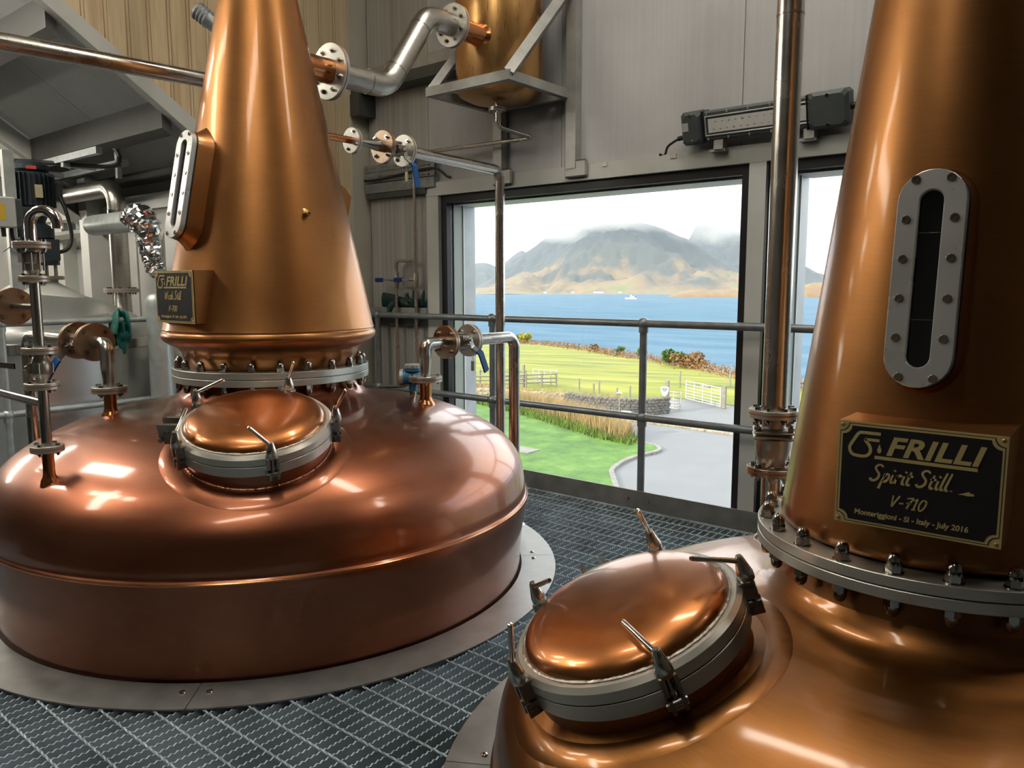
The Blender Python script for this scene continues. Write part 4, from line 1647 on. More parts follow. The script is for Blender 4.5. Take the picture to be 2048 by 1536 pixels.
# ---- upper line: still neck -> valve -> long drop pipe beside the window
X0 = -3.0
t = thing('drain_pipe', (X0, 3.57, 0), 'pipe from the left still neck through a blue-handled valve, turning down before the window', 'pipe')
r0 = wneck(1.955)
b = MB()
y0 = WA[1] + r0
b.lathe([(0.045, -0.03), (0.030, 0.0), (0.021, 0.012), (0.0165, 0.03), (0.0165, y0 * 0 + 0.20)], frame((X0, y0 - 0.004, 1.962), PY), 22)
b.build('stub_pipe', 'copper_stub', t, angle=60, label='short copper stub pipe')
yf = y0 + 0.205
flange(t, (X0, yf, 1.962), PY, 0.060, 0.011, 0.016, 4, 0.5)
b = MB()
b.lathe([(0.0150, 0), (0.0150, 0.06), (0.027, 0.13), (0.029, 0.14), (0.029, 0.175)], frame((X0, yf + 0.010, 1.962), PY), 22)
b.build('reducer', 'stainless', t)
y1 = yf + 0.195
flange(t, (X0, y1, 1.958), PY, 0.080, 0.012, 0.026, 4, PI / 4, 'flange_brown', True, True)
ball_valve(t, (X0, y1 + 0.07, 1.958), PY, (0.62, -0.3, -0.12), 0.040, 0.125, (0.10, 0.10, -1.0), 0.175, (0.02, 0.03, 0), tagged=True)
flange(t, (X0, y1 + 0.140, 1.957), PY, 0.080, 0.012, 0.026, 4, PI / 4, 'flange_steel', True, True)
pipe(t, [(X0, y1 + 0.152, 1.957), (X0, 3.568, 1.944), (X0, 3.568, 0.02)], 0.0285, 0.062)
# guard collar where it leaves the floor
MB().ring(0.029, 0.055, 0.0, 0.012, frame((X0, 3.568, 0.0), UP), 24).build('floor_collar', 'stainless', t)

# ---- middle line: dome nozzle -> elbow -> valve -> down
X1, Y1 = -2.525, 2.471
t = thing('vent_pipe', (X1, 3.12, 0), 'pipe rising from the left still shoulder through a blue-levered valve to an elbow down', 'pipe')
flange(t, (X1, Y1, 0.853), UP, 0.076, 0.012, 0.025, 4, PI / 4)
b = MB()
b.lathe([(0.0215, 0.012), (0.0215, 0.03), (0.0285, 0.085), (0.0285, 0.10)], frame((X1, Y1, 0.853), UP), 24)
b.build('reducer', 'stainless', t)
pipe(t, [(X1, Y1, 0.950), (X1, Y1, 1.012), (X1, 2.60, 1.012)], 0.0285, 0.075, n=14)
flange(t, (X1, 2.61, 1.012), PY, 0.078, 0.012, 0.026, 4, PI / 4, 'flange_brown', True, True)
ball_valve(t, (X1, 2.69, 1.012), PY, (0.95, -0.25, 0.1), 0.040, 0.14, (0.0, 0.42, -0.9), 0.165, (0.02, 0.02, -0.0), tagged=True)
flange(t, (X1, 2.77, 1.012), PY, 0.078, 0.012, 0.026, 4, PI / 4, 'flange_steel', True, True)
pipe(t, [(X1, 2.782, 1.012), (X1, 3.115, 1.012), (X1, 3.115, 0.02)], 0.0285, 0.058)
MB().ring(0.029, 0.055, 0.0, 0.012, frame((X1, 3.115, 0.0), UP), 24).build('floor_collar', 'stainless', t)

# ---- large vapour pipe: neck -> copper vessel on its bracket
t = thing('vapour_pipe', (X0, 2.7, 2.25), 'thick steel pipe angling up from the left still neck to the copper vessel', 'pipe')
zb = 2.252
r0 = wneck(zb)
y0 = WA[1] + r0
b = MB()
b.lathe([(0.085, -0.06), (0.068, -0.012), (0.059, 0.008), (0.056, 0.03), (0.056, 2.345 - y0)], frame((X0, y0 - 0.004, zb), PY), 32)
b.build('stub_pipe', 'copper_stub', t, angle=60, label='wide copper stub pipe')
flange(t, (X0, 2.357, zb), PY, 0.125, 0.013, 0.053, 8, PI / 8, 'flange_steel', True, True, True)
pts = [(X0, 2.370, zb), (X0, 2.700, zb), (X0, 2.99, zb + 0.405), (X0, 3.165, zb + 0.405)]
pipe(t, pts, 0.057, [0.14, 0.12], 'stainless_brushed', seg=40, n=12)
for (yy, zz, d) in ((2.575, zb, PY), (2.763, zb + 0.088, (0, .58, .81)), (2.935, zb + 0.328, (0, .58, .81))):
    MB().ring(0.056, 0.0585, -0.0025, 0.0025, frame((X0, yy, zz), d), 40).build('weld_ring', 'stainless_dark', t)
flange(t, (X0, 3.180, zb + 0.405), PY, 0.112, 0.013, 0.053, 8, PI / 8, 'flange_steel', True, True, True)

# ---- the copper vessel on the wall, its bracket and drain
VC = np.array([-3.055, 3.632])
t = thing('condenser_vessel', (VC[0], VC[1], 2.42), 'upright golden copper vessel standing on the grey steel wall bracket above the window', 'vessel')
T = np.eye(4)
T[:3, 3] = (VC[0], VC[1], 0)
pr = [(0, 2.335), (0.10, 2.34), (0.18, 2.355), (0.240, 2.385), (0.255, 2.41), (0.255, 3.6), (0.15, 3.75), (0, 3.78)]
MB().lathe(pr, T, 80).build('shell', 'copper_condenser', t)
b = MB()
b.lathe([(0.075, 0.02), (0.061, -0.002), (0.056, -0.02), (0.056, -0.197)], frame((X0, VC[1] - 0.243, zb + 0.405), PY), 30)
b.build('stub_pipe', 'copper_stub', t, angle=60, label='wide copper stub pipe')

t = thing('wall_bracket', (-3.06, 3.94, 1.93), 'grey box-section steel bracket on the wall carrying the copper vessel', 'bracket')
zf = 2.405
for (x0, x1, y0, y1) in ((-3.37, -2.74, 3.335, 3.375), (-3.37, -2.74, 3.89, 3.93), (-3.37, -3.33, 3.375, 3.89), (-2.78, -2.74, 3.375, 3.89)):
    MB().span(x0, x1, y0, y1, zf - 0.032, zf + 0.020).build('frame_bar', 'frame_steel', t, False)
for x in (-3.29, -2.72):
    MB().span(x - 0.035, x + 0.035, 3.885, 3.945, 1.965, zf - 0.033 if x < -3 else 3.9).build('upright', 'frame_steel', t, False)
    MB().cbox((x + 0.03, 3.903, 1.962), (0.16, 0.024, 0.10), 0.01).build('foot_plate', 'frame_steel', t, False)
b = MB()
b.tube([(-2.765, 3.36, zf + 0.0), (-2.735, 3.92, zf + 0.62)], 0.040, 4, True)
b.build('diagonal_brace', 'frame_steel', t, False)
b = MB()
b.tube([(-3.35, 3.36, zf + 0.0), (-3.35, 3.92, zf + 0.62)], 0.034, 4, True)
b.build('diagonal_brace', 'frame_steel', t, False)

t = thing('wall_beam', (-4.1, 3.93, 2.72), 'grey steel beam running along the wall from the cream corner post', 'beam')
xa, xb = WX + 0.04, -3.40
MB().span(xa, xb, 3.84, 3.945, 2.735, 2.82).build('web', 'frame_steel', t, False)
MB().span(xa, xb, 3.80, 3.945, 2.655, 2.728).build('lower_flange', 'purlin_dark', t, False)
MB().span(xa, xa + 0.10, 3.79, 3.945, 2.50, 2.654).build('end_plate', 'purlin_dark', t, False)

t = thing('thin_drain', (-3.0, 3.53, 2.25), 'thin steel drain pipe hanging under the copper vessel and running left', 'pipe')
b = MB()
b.cyl((-3.03, 3.58, 2.345), (-3.03, 3.58, 2.31), 0.012, None, 14)
b.build('stub_pipe', 'copper_stub', t)
flange(t, (-3.03, 3.58, 2.295), UP, 0.050, 0.009, 0.012, 4, PI / 4, 'flange_steel', True)
pipe(t, [(-3.03, 3.58, 2.34), (-3.03, 3.58, 2.20), (-2.96, 3.74, 2.165), (-2.93, 3.80, 2.155), (-4.045, 3.82, 2.175), (-4.052, 3.884, 2.175), (-4.052, 3.884, 1.951)], 0.0125, [0.04, 0.05, 0.022, 0.02, 0.02], seg=14)

# ---- two thin risers with small blue valves at the left of the window
t = thing('thin_risers', (-4.15, 3.9, 0), 'pair of thin steel risers with two small blue-handled valves left of the window', 'pipe')
pipe(t, [(-4.052, 3.884, 1.95), (-4.052, 3.884, 0.0)], 0.0125, None, seg=14)
pipe(t, [(-4.052, 3.884, 1.455), (-4.255, 3.884, 1.455), (-4.255, 3.884, 0.0)], 0.0125, 0.035, seg=14)
for x, z in ((-4.255, 1.318), (-4.052, 1.318)):
    b = MB()
    b.lathe([(0.016, -0.055), (0.018, -0.054), (0.018, -0.036), (0.021, -0.02), (0.022, 0), (0.021, 0.02), (0.018, 0.036), (0.018, 0.054), (0.016, 0.055)], frame((x, 3.884, z), UP), 18)
    b.cyl((x, 3.884, z), (x - 0.02, 3.846, z), 0.010, None, 10)
    b.hexa(0.011, 0, 0.012, frame((x - 0.02, 3.846, z), (-0.4, -0.9, 0)))
    vb = b.build('valve_body', 'cast_steel', t)
    b = MB()
    b.box((x - 0.062, 3.838, z), (0.09, 0.005, 0.013))
    lv = b.build('lever', 'stainless', t, False)
    b = MB()
    b.cbox((x - 0.135, 3.838, z), (0.085, 0.014, 0.030), 0.004)
    b.build('grip', 'grip_dark_blue', lv, False, label='dark blue sleeve of the lever')

# ---- tall pipe beside the right still with its check valve
RX, RY = -0.85, 2.3
t = thing('spirit_pipe', (RX, RY, 0.7), 'tall upright steel pipe with a cast valve at its foot beside the nearer still', 'pipe')
flange(t, (RX, RY, 0.712), UP, 0.074, 0.011, 0.03, 8, 0.3, 'flange_brown', True, True, True)
b = MB()
b.lathe([(0.036, 0.012), (0.040, 0.02), (0.050, 0.055), (0.053, 0.075), (0.053, 0.098), (0.058, 0.100)], frame((RX, RY, 0.712), UP), 30)
b.cbox((0, 0, 0.106), (0.118, 0.118, 0.014), 0.006, frame((RX, RY, 0.712), UP, (0.9, 0.4, 0)))
b.cbox((0, 0, 0.122), (0.118, 0.118, 0.014), 0.006, frame((RX, RY, 0.712), UP, (0.9, 0.4, 0)))
b.lathe([(0.050, 0.128), (0.036, 0.132), (0.034, 0.140), (0.036, 0.165)], frame((RX, RY, 0.712), UP), 28)
b.build('valve_body', 'cast_steel', t)
for sx in (-1, 1):
    for sy in (-1, 1):
        Q = frame((RX, RY, 0.712), UP, (0.9, 0.4, 0))
        Q[:3, 3] = Q[:3, :3] @ np.array([sx * 0.048, sy * 0.048, 0.130]) + Q[:3, 3]
        place('bolt', NUT, Q, t)
flange(t, (RX, RY, 0.888), UP, 0.074, 0.011, 0.03, 8, 0.1, 'flange_steel', True, True, True)
pipe(t, [(RX, RY, 0.90), (RX, RY, 4.5)], 0.0375, None, 'stainless', seg=40)
MB().ring(0.0374, 0.0386, -0.003, 0.003, frame((RX, RY, 2.035), UP), 40).build('weld_ring', 'stainless_dark', t)

# ---- relief-valve stack on the left shoulder
AX, AY = -2.882, 1.013
t = thing('relief_stack', (AX, AY, 0.71), 'slim upright pipe stack with valves and a hooked vent top, at the far left', 'pipe')
flange(t, (AX, AY, 0.722), UP, 0.052, 0.010, 0.016, 4, 0.6)
pipe(t, [(AX, AY, 0.734), (AX, AY, 0.925)], 0.0165, None, seg=20)
flange(t, (AX, AY, 0.938), UP, 0.054, 0.010, 0.016, 4, 0.2)
ball_valve(t, (AX, AY, 0.998), UP, (-0.93, -0.36, 0.0), 0.031, 0.10, (-1.0, -0.15, 0.0), 0.19, (0, 0, 0))
flange(t, (AX, AY, 1.058), UP, 0.054, 0.010, 0.016, 4, 0.5)
b = MB()
b.box((AX - 0.03, AY - 0.04, 0.955), (0.034, 0.004, 0.075))
b.build('lock_plate', 'stainless', t, False)
pipe(t, [(AX, AY, 1.07), (AX, AY, 1.285)], 0.0165, None, seg=20)
flange(t, (AX, AY, 1.297), UP, 0.047, 0.009, 0.016, 4, 0.3)
b = MB()
b.lathe([(0.019, 0.010), (0.019, 0.022), (0.024, 0.03), (0.024, 0.05), (0.029, 0.055), (0.029, 0.082), (0.021, 0.088), (0.021, 0.098)], frame((AX, AY, 1.297), UP), 24)
b.box((-0.03, -0.01, 0.07), (0.045, 0.032, 0.030), frame((AX, AY, 1.297), UP))
for a in (0.3, 1.4, 2.6, 3.7, 4.9, 5.8):
    b.cyl((AX + 0.031 * math.cos(a), AY + 0.031 * math.sin(a), 1.325), (AX + 0.031 * math.cos(a), AY + 0.031 * math.sin(a), 1.382), 0.0042, None, 8)
b.build('relief_valve', 'cast_steel', t)
flange(t, (AX, AY, 1.408), UP, 0.056, 0.010, 0.016, 4, 0.7)
R90 = [(AX, AY, 1.42), (AX, AY, 1.475)] + [(AX + 0.046 * (1 - math.cos(a)) * 0.78, AY + 0.046 * (1 - math.cos(a)) * 0.62, 1.475 + 0.046 * math.sin(a)) for a in np.linspace(0.1, PI, 16)] + [(AX + 0.092 * 0.78, AY + 0.092 * 0.62, 1.462)]
pipe(t, R90, 0.0175, None, 'stainless_polished', 'vent_hook', seg=22)
# side branch with blind flange, side bleed pipe
pipe(t, [(AX, AY, 1.203), (AX - 0.20, AY, 1.203)], 0.0115, None, seg=16)
flange(t, (AX - 0.215, AY, 1.202), NX, 0.066, 0.012, 0.0, 4, PI / 4, 'flange_brown', True, True, True)
pipe(t, [(AX - 0.228, AY, 1.202), (AX - 0.45, AY, 1.202)], 0.033, None, 'copper_stub', 'branch_pipe', seg=24)
pipe(t, [(AX - 0.005, AY, 0.876), (AX - 0.75, AY, 0.882)], 0.0145, None, 'stainless_polished', 'bleed_pipe', seg=18)

# warning tag hung on the stack
t = thing('warning_tag', (AX - 0.05, AY - 0.07, 1.37), 'curled white paper tag with pink print hanging from the vent stack', 'tag')
def tagpt(s, w):
    # s along its length from the string end, w across
    return np.array([AX - 0.045 - 0.19 * s + 0.02 * w, AY - 0.070 - 0.03 * s + 0.01 * w, 1.385 - 0.075 * s - 0.075 * s * s]) + np.array([0.030, 0.0, 0.042]) * w
def tagpatch(s0, s1, w0, w1, off, n=10):
    V, Fs = [], []
    for i in range(n + 1):
        s_ = s0 + (s1 - s0) * i / n
        for w_ in (w0, w1):
            p = tagpt(s_, w_)
            V += [p + np.array([0.0, -off, off * 0.3]), p + np.array([0, -off + 0.0006, off * 0.3])]
    for i in range(n):
        q = i * 4
        Fs += [(q, q + 4, q + 6, q + 2), (q + 1, q + 3, q + 7, q + 5), (q, q + 1, q + 5, q + 4), (q + 2, q + 6, q + 7, q + 3)]
    return V, Fs
b = MB()
b.add(*tagpatch(0, 1, -0.5, 0.5, 0.0))
b.build('tag_card', 'tag_white', t, True)
for s0, s1, w0, w1 in ((0.55, 0.60, -0.4, 0.4), (0.64, 0.72, -0.42, 0.42), (0.78, 0.80, -0.4, 0.4), (0.85, 0.87, -0.4, 0.3)):
    b = MB()
    b.add(*tagpatch(s0, s1, w0, w1, 0.0008, 3))
    b.build('print_line', 'tag_pink', t, True)
ringp = [tagpt(0.34 + 0.075 * math.cos(a), 0.30 * math.sin(a)) + np.array([0, -0.001, 0]) for a in np.linspace(0, 2 * PI, 25)[:-1]]
b = MB()
b.tube(ringp, 0.0014, 5, False, None, True)
b.tube([tagpt(0.29, -0.2) + np.array([0, -0.001, 0]), tagpt(0.39, 0.2) + np.array([0, -0.001, 0])], 0.0012, 5)
b.build('print_symbol', 'tag_pink', t)
b = MB()
b.tube([tagpt(0.03, 0), (AX - 0.05, AY - 0.05, 1.40), (AX - 0.056, AY - 0.012, 1.43), (AX - 0.056, AY + 0.0, 1.40)], 0.0012, 6)
b.build('tie', 'rubber_black', t)

# ---- short line with two brown flanges behind the stack
BX, BY = -3.308, 1.413
t = thing('inlet_pipe', (BX, BY, 0.83), 'short elbowed pipe with two wide brown flanges on the left shoulder of the far-left still', 'pipe')
t['label'] = 'elbowed pipe with two wide brown flanges, between the slim stack and the small nameplate'
flange(t, (BX, BY, 0.848), UP, 0.068, 0.012, 0.022, 4, 0.5, 'flange_steel', True, True, True)
b = MB()
b.lathe([(0.022, 0.012), (0.022, 0.035), (0.028, 0.095), (0.028, 0.115)], frame((BX, BY, 0.848), UP), 24)
b.build('reducer', 'stainless', t)
pipe(t, [(BX, BY, 0.955), (BX, BY, 1.040), (BX - 0.10, BY, 1.040)], 0.0275, 0.08, n=14)
flange(t, (BX - 0.112, BY, 1.040), NX, 0.080, 0.012, 0.026, 4, PI / 4, 'flange_brown', True, True, True)
ball_valve(t, (BX - 0.19, BY, 1.040), NX, (-0.2, -0.9, -0.2), 0.040, 0.13, (-0.55, -0.25, -0.80), 0.19, (0, -0.01, 0), matb='stainless_dark')
flange(t, (BX - 0.27, BY, 1.040), NX, 0.080, 0.012, 0.026, 4, PI / 4, 'flange_brown', True, True, True)
pipe(t, [(BX - 0.28, BY, 1.040), (-4.17, BY, 1.040), (-4.17, BY, 0.02)], 0.0275, 0.075)

# ---- upper left pipe passing behind the neck
t = thing('overhead_pipe', (-3.55, 1.5, 2.2), 'straight bronze-toned steel pipe crossing the upper left corner behind the neck', 'pipe')
pipe(t, [(-3.55, -4.9, 2.075), (-3.55, 2.42, 2.253), (-3.55, 2.42, 4.6)], 0.036, 0.10, 'stainless', seg=32)
t = thing('duct_end', (-3.75, 2.3, 2.6), 'small grey ribbed conduit end beside the timber, behind the left neck', 'conduit')
b = MB()
b.lathe([(0.045, 0), (0.047, 0.01), (0.040, 0.02), (0.046, 0.03), (0.040, 0.04), (0.046, 0.05), (0.040, 0.06), (0.046, 0.07), (0.040, 0.08), (0.040, 0.2)], frame((-3.90, 2.225, 2.68), (0.5, 0.45, -0.55)), 20)
b.build('hose', 'galvanised', t)

# ---- level transmitter (blue) by the middle pipe
t = thing('level_transmitter', (-2.581, 2.45, 0.75), 'small blue level transmitter with grey cap on the left still shoulder', 'transmitter')
c = np.array([-2.640, 2.50, 0.0])
zd = float(wdome(math.hypot(c[0] - WA[0], c[1] - WA[1])))
b = MB()
b.cyl(c + UP * (zd - 0.005), c + UP * (zd + 0.03), 0.012, None, 16)
b.hexa(0.016, zd + 0.012, zd + 0.028, frame((c[0], c[1], 0), UP))
b.build('process_fitting', 'stainless', t)
b = MB()
b.cyl(c + UP * (zd + 0.030), c + UP * (zd + 0.065), 0.017, 0.020, 16)
hd = np.array([-0.72, -0.69, 0])
hd /= np.linalg.norm(hd)
h0 = c + UP * (zd + 0.095)
b.lathe([(0, -0.05), (0.030, -0.05), (0.034, -0.044), (0.034, 0.030), (0.038, 0.032), (0.038, 0.044)], frame(h0, hd), 24)
b.cyl(h0, h0 + UP * 0.042, 0.024, None, 20)
b.lathe([(0.030, 0.030), (0.036, 0.032), (0.036, 0.044)], frame(h0, UP), 22)
b.build('housing', 'transmitter_blue', t)
b = MB()
b.lathe([(0.038, 0.044), (0.040, 0.046), (0.040, 0.058), (0.037, 0.061), (0, 0.061)], frame(h0, hd), 24)
b.build('cap', 'transmitter_grey', t, label='grey screw cap')
b = MB()
b.lathe([(0.036, 0.044), (0.038, 0.046), (0.038, 0.060), (0.034, 0.063), (0, 0.063)], frame(h0, UP), 24)
b.build('cap', 'transmitter_grey', t, label='grey screw cap')
b = MB()
q = h0 - UP * 0.005 + np.array([-0.775, 0.63, 0]) * 0.03
b.tube(catmull([h0 - np.array([.63, -.1, 0]) * 0.03, h0 - np.array([1.3, -0.6, -0.15]) * 0.06, h0 - np.array([1.5, -1.2, -0.3]) * 0.09, h0 - np.array([1.5, -1.2, 0.0]) * 0.12, h0 - np.array([1.5, -1.1, 0.5]) * 0.15, h0 - np.array([2.6, -0.9, 0.62]) * 0.16, h0 - np.array([3.0, -1.6, 0.9]) * 0.22], 8), 0.0042, 8)
b.build('cable', 'rubber_black', t)
b = MB()
b.tube([h0 - np.array([1.36, -0.75, -0.19]) * 0.068, h0 - np.array([1.46, -1.0, -0.25]) * 0.080], 0.0058, 8)
b.build('cable_marker', 'sticker_yellow', t)

# ---- guard rails
def rail(name, posts, zs, line, label, mat, rr=0.0212, x_or_y='x', fixed=0, ends=(0, 0), zb=-0.05):
    t = thing(name, (line, fixed, 0) if x_or_y == 'y' else (posts[0], fixed, 0), label, 'guard rail')
    P = lambda s, z: (s, fixed, z) if x_or_y == 'x' else (fixed, s, z)
    for z in zs:
        b = MB()
        b.cyl(P(ends[0], z), P(ends[1], z), rr, None, 20)
        b.build('rail', mat, t)
    for s in posts:
        b = MB()
        b.cyl(P(s, zb), P(s, zs[0]), rr, None, 20)
        b.build('post', mat, t)
        for z in zs:
            b = MB()
            b.ell(P(s, z), (rr * 1.62, rr * 1.62, rr * 1.62), 18, 12)
            b.cyl(P(s, z - rr * 2.4), P(s, z), rr * 1.28, None, 18)
            b.build('ball_fitting', mat, t)
    return t


rail('guard_rail', [-4.42, -3.30, -2.18, -1.06, 0.06], (1.062, 0.527), 0, 'grey tubular guard rail with ball joints along the inside of the window', 'rail_grey', 0.0212, 'x', 3.845, (WX + 0.05, 0.7), -0.2)
rail('guard_rail', [1.60, 0.35, 2.78], (1.060, 0.53), 0, 'pale galvanised guard rail in front of the steel tank at the left', 'galvanised_pale', 0.019, 'y', -5.10, (0.0, 2.80), 0.0)

# ---- rubber gloves
def glove(name, label, cuff, fingers, mat, vox=0.006):
    b = MB()
    for pts, rad, flat_ in cuff + fingers:
        P = catmull(pts, 6)
        R = np.interp(np.linspace(0, 1, len(P)), np.linspace(0, 1, len(rad)), rad)
        b.tube(P, R, 14, True, flat_)
        b.ell(P[-1], (R[-1] * 0.9,) * 3, 10, 8)
    o = b.build(name, mat)
    rm = o.modifiers.new('join', 'REMESH')
    rm.mode = 'VOXEL'
    rm.voxel_size = vox
    rm.use_smooth_shade = True
    sm = o.modifiers.new('soft', 'SMOOTH')
    sm.factor = 0.5
    sm.iterations = 4
    return tag(o, label, 'glove')


def gy(x, y, z):
    return (x, y, z)


gx = -5.10
glove('rubber_glove', 'green rubber glove draped over the pale guard rail by the tank',
      [([(gx + 0.035, 2.215, 0.97), (gx + 0.03, 2.225, 1.04), (gx, 2.24, 1.088), (gx - 0.03, 2.25, 1.03), (gx - 0.035, 2.25, 0.93)], [0.034, 0.040, 0.044, 0.044, 0.044], (1.3, 0.34)),
       ([(gx + 0.030, 2.305, 0.94), (gx + 0.03, 2.30, 1.04), (gx, 2.30, 1.085), (gx - 0.03, 2.30, 1.02), (gx - 0.03, 2.30, 0.95)], [0.030, 0.036, 0.036, 0.036, 0.034], (1.3, 0.34)),
       ([(gx + 0.034, 2.26, 1.05), (gx + 0.036, 2.265, 0.96)], [0.046, 0.040], (1.0, 0.36))],
      [([(gx + 0.036, 2.268, 0.97), (gx + 0.036, 2.272, 0.90), (gx + 0.034, 2.272, 0.85)], [0.019, 0.015, 0.011], None),
       ([(gx + 0.036, 2.245, 0.97), (gx + 0.036, 2.245, 0.91), (gx + 0.036, 2.25, 0.885)], [0.017, 0.013, 0.010], None),
       ([(gx + 0.036, 2.292, 0.985), (gx + 0.036, 2.298, 0.94), (gx + 0.036, 2.30, 0.915)], [0.016, 0.013, 0.010], None)], 'glove_green', 0.005)
LZ = 1.118
t = thing('ledge', (-4.3, 3.9, 1.1), 'dark narrow ledge on the wall behind the thin risers', 'ledge')
MB().span(WX + 0.04, -3.977, 3.905, 3.948, 1.04, LZ).build('ledge_face', 'frame_steel', t, False)
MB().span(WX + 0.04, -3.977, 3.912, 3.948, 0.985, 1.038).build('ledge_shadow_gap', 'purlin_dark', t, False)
glove('rubber_glove', 'dark green rubber glove with wide cuff lying on the left end of the ledge',
      [([(-4.45, 3.926, LZ + 0.055), (-4.36, 3.926, LZ + 0.05), (-4.25, 3.926, LZ + 0.042)], [0.058, 0.05, 0.036], (1.0, 0.42)),
       ([(-4.30, 3.926, LZ + 0.03), (-4.34, 3.90, LZ + 0.0), (-4.35, 3.892, LZ - 0.035)], [0.03, 0.028, 0.018], (1.0, 0.4))],
      [([(-4.25, 3.926, LZ + 0.05), (-4.19, 3.926, LZ + 0.05), (-4.15, 3.926, LZ + 0.03)], [0.022, 0.018, 0.013], None),
       ([(-4.25, 3.926, LZ + 0.03), (-4.20, 3.92, LZ + 0.025), (-4.16, 3.92, LZ + 0.018)], [0.022, 0.018, 0.013], None)], 'glove_dark')
glove('rubber_glove', 'dark green rubber glove with two fingers raised on the right end of the ledge',
      [([(-4.17, 3.926, LZ + 0.03), (-4.09, 3.92, LZ + 0.036), (-4.02, 3.926, LZ + 0.03)], [0.03, 0.034, 0.026], (1.0, 0.5))],
      [([(-4.15, 3.915, LZ + 0.04), (-4.175, 3.91, LZ + 0.085), (-4.165, 3.91, LZ + 0.10)], [0.018, 0.015, 0.011], None),
       ([(-4.095, 3.915, LZ + 0.05), (-4.10, 3.91, LZ + 0.10), (-4.10, 3.91, LZ + 0.125)], [0.016, 0.013, 0.011], None),
       ([(-4.02, 3.915, LZ + 0.04), (-4.005, 3.91, LZ + 0.09), (-4.0, 3.91, LZ + 0.118)], [0.017, 0.014, 0.011], None)], 'glove_dark')

# ---- perforated cable tray with a black cable beside the corner post
t = thing('cable_tray', (-4.2, 3.93, 2.0), 'perforated steel cable tray on the wall left of the window head', 'cable tray')
b = MB()
z0, z1 = 2.03, 2.155
xa, xb = WX + 0.06, -3.865
rows = [(2.036, 0.012), (2.062, 0.010), (2.098, 0.012), (2.126, 0.012)]
zs = [z0]
for z, h in rows:
    zs += [z, z + h]
zs.append(z1)
for i in range(0, len(zs) - 1):
    if i % 2 == 0:
        b.span(xa, xb, 3.895, 3.8975, zs[i], zs[i + 1])
    else:
        x = xa
        while x < xb - 0.03:
            b.span(x, x + 0.014, 3.895, 3.8975, zs[i], zs[i + 1])
            x += 0.034 if (int(x * 100) % 3) else 0.024
        b.span(xb - 0.03, xb, 3.895, 3.8975, zs[i], zs[i + 1])
b.span(xa, xb, 3.8975, 3.93, z0, z0 + 0.002)
b.span(xa, xb, 3.8975, 3.93, z1 - 0.002, z1)
o = b.build('tray', 'galvanised', t, False)
o['kind'] = 'stuff'
MB().span(xa, xb - 0.01, 3.90, 3.948, 1.955, 2.024).build('lower_channel', 'galvanised', t, False)
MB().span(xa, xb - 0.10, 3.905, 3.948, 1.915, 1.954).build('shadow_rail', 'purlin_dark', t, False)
b = MB()
b.tube(catmull([(xa + 0.01, 3.885, 2.05), (-4.45, 3.882, 2.045), (-4.2, 3.882, 2.06), (-4.0, 3.882, 2.075), (-3.86, 3.882, 2.075), (-3.80, 3.885, 2.055), (-3.74, 3.89, 2.01), (-3.71, 3.90, 2.0)], 8), 0.0085, 10)
o = b.build('power_cable', 'rubber_black')
tag(o, 'black cable lying in the perforated tray and curving down to the window head', 'cable')

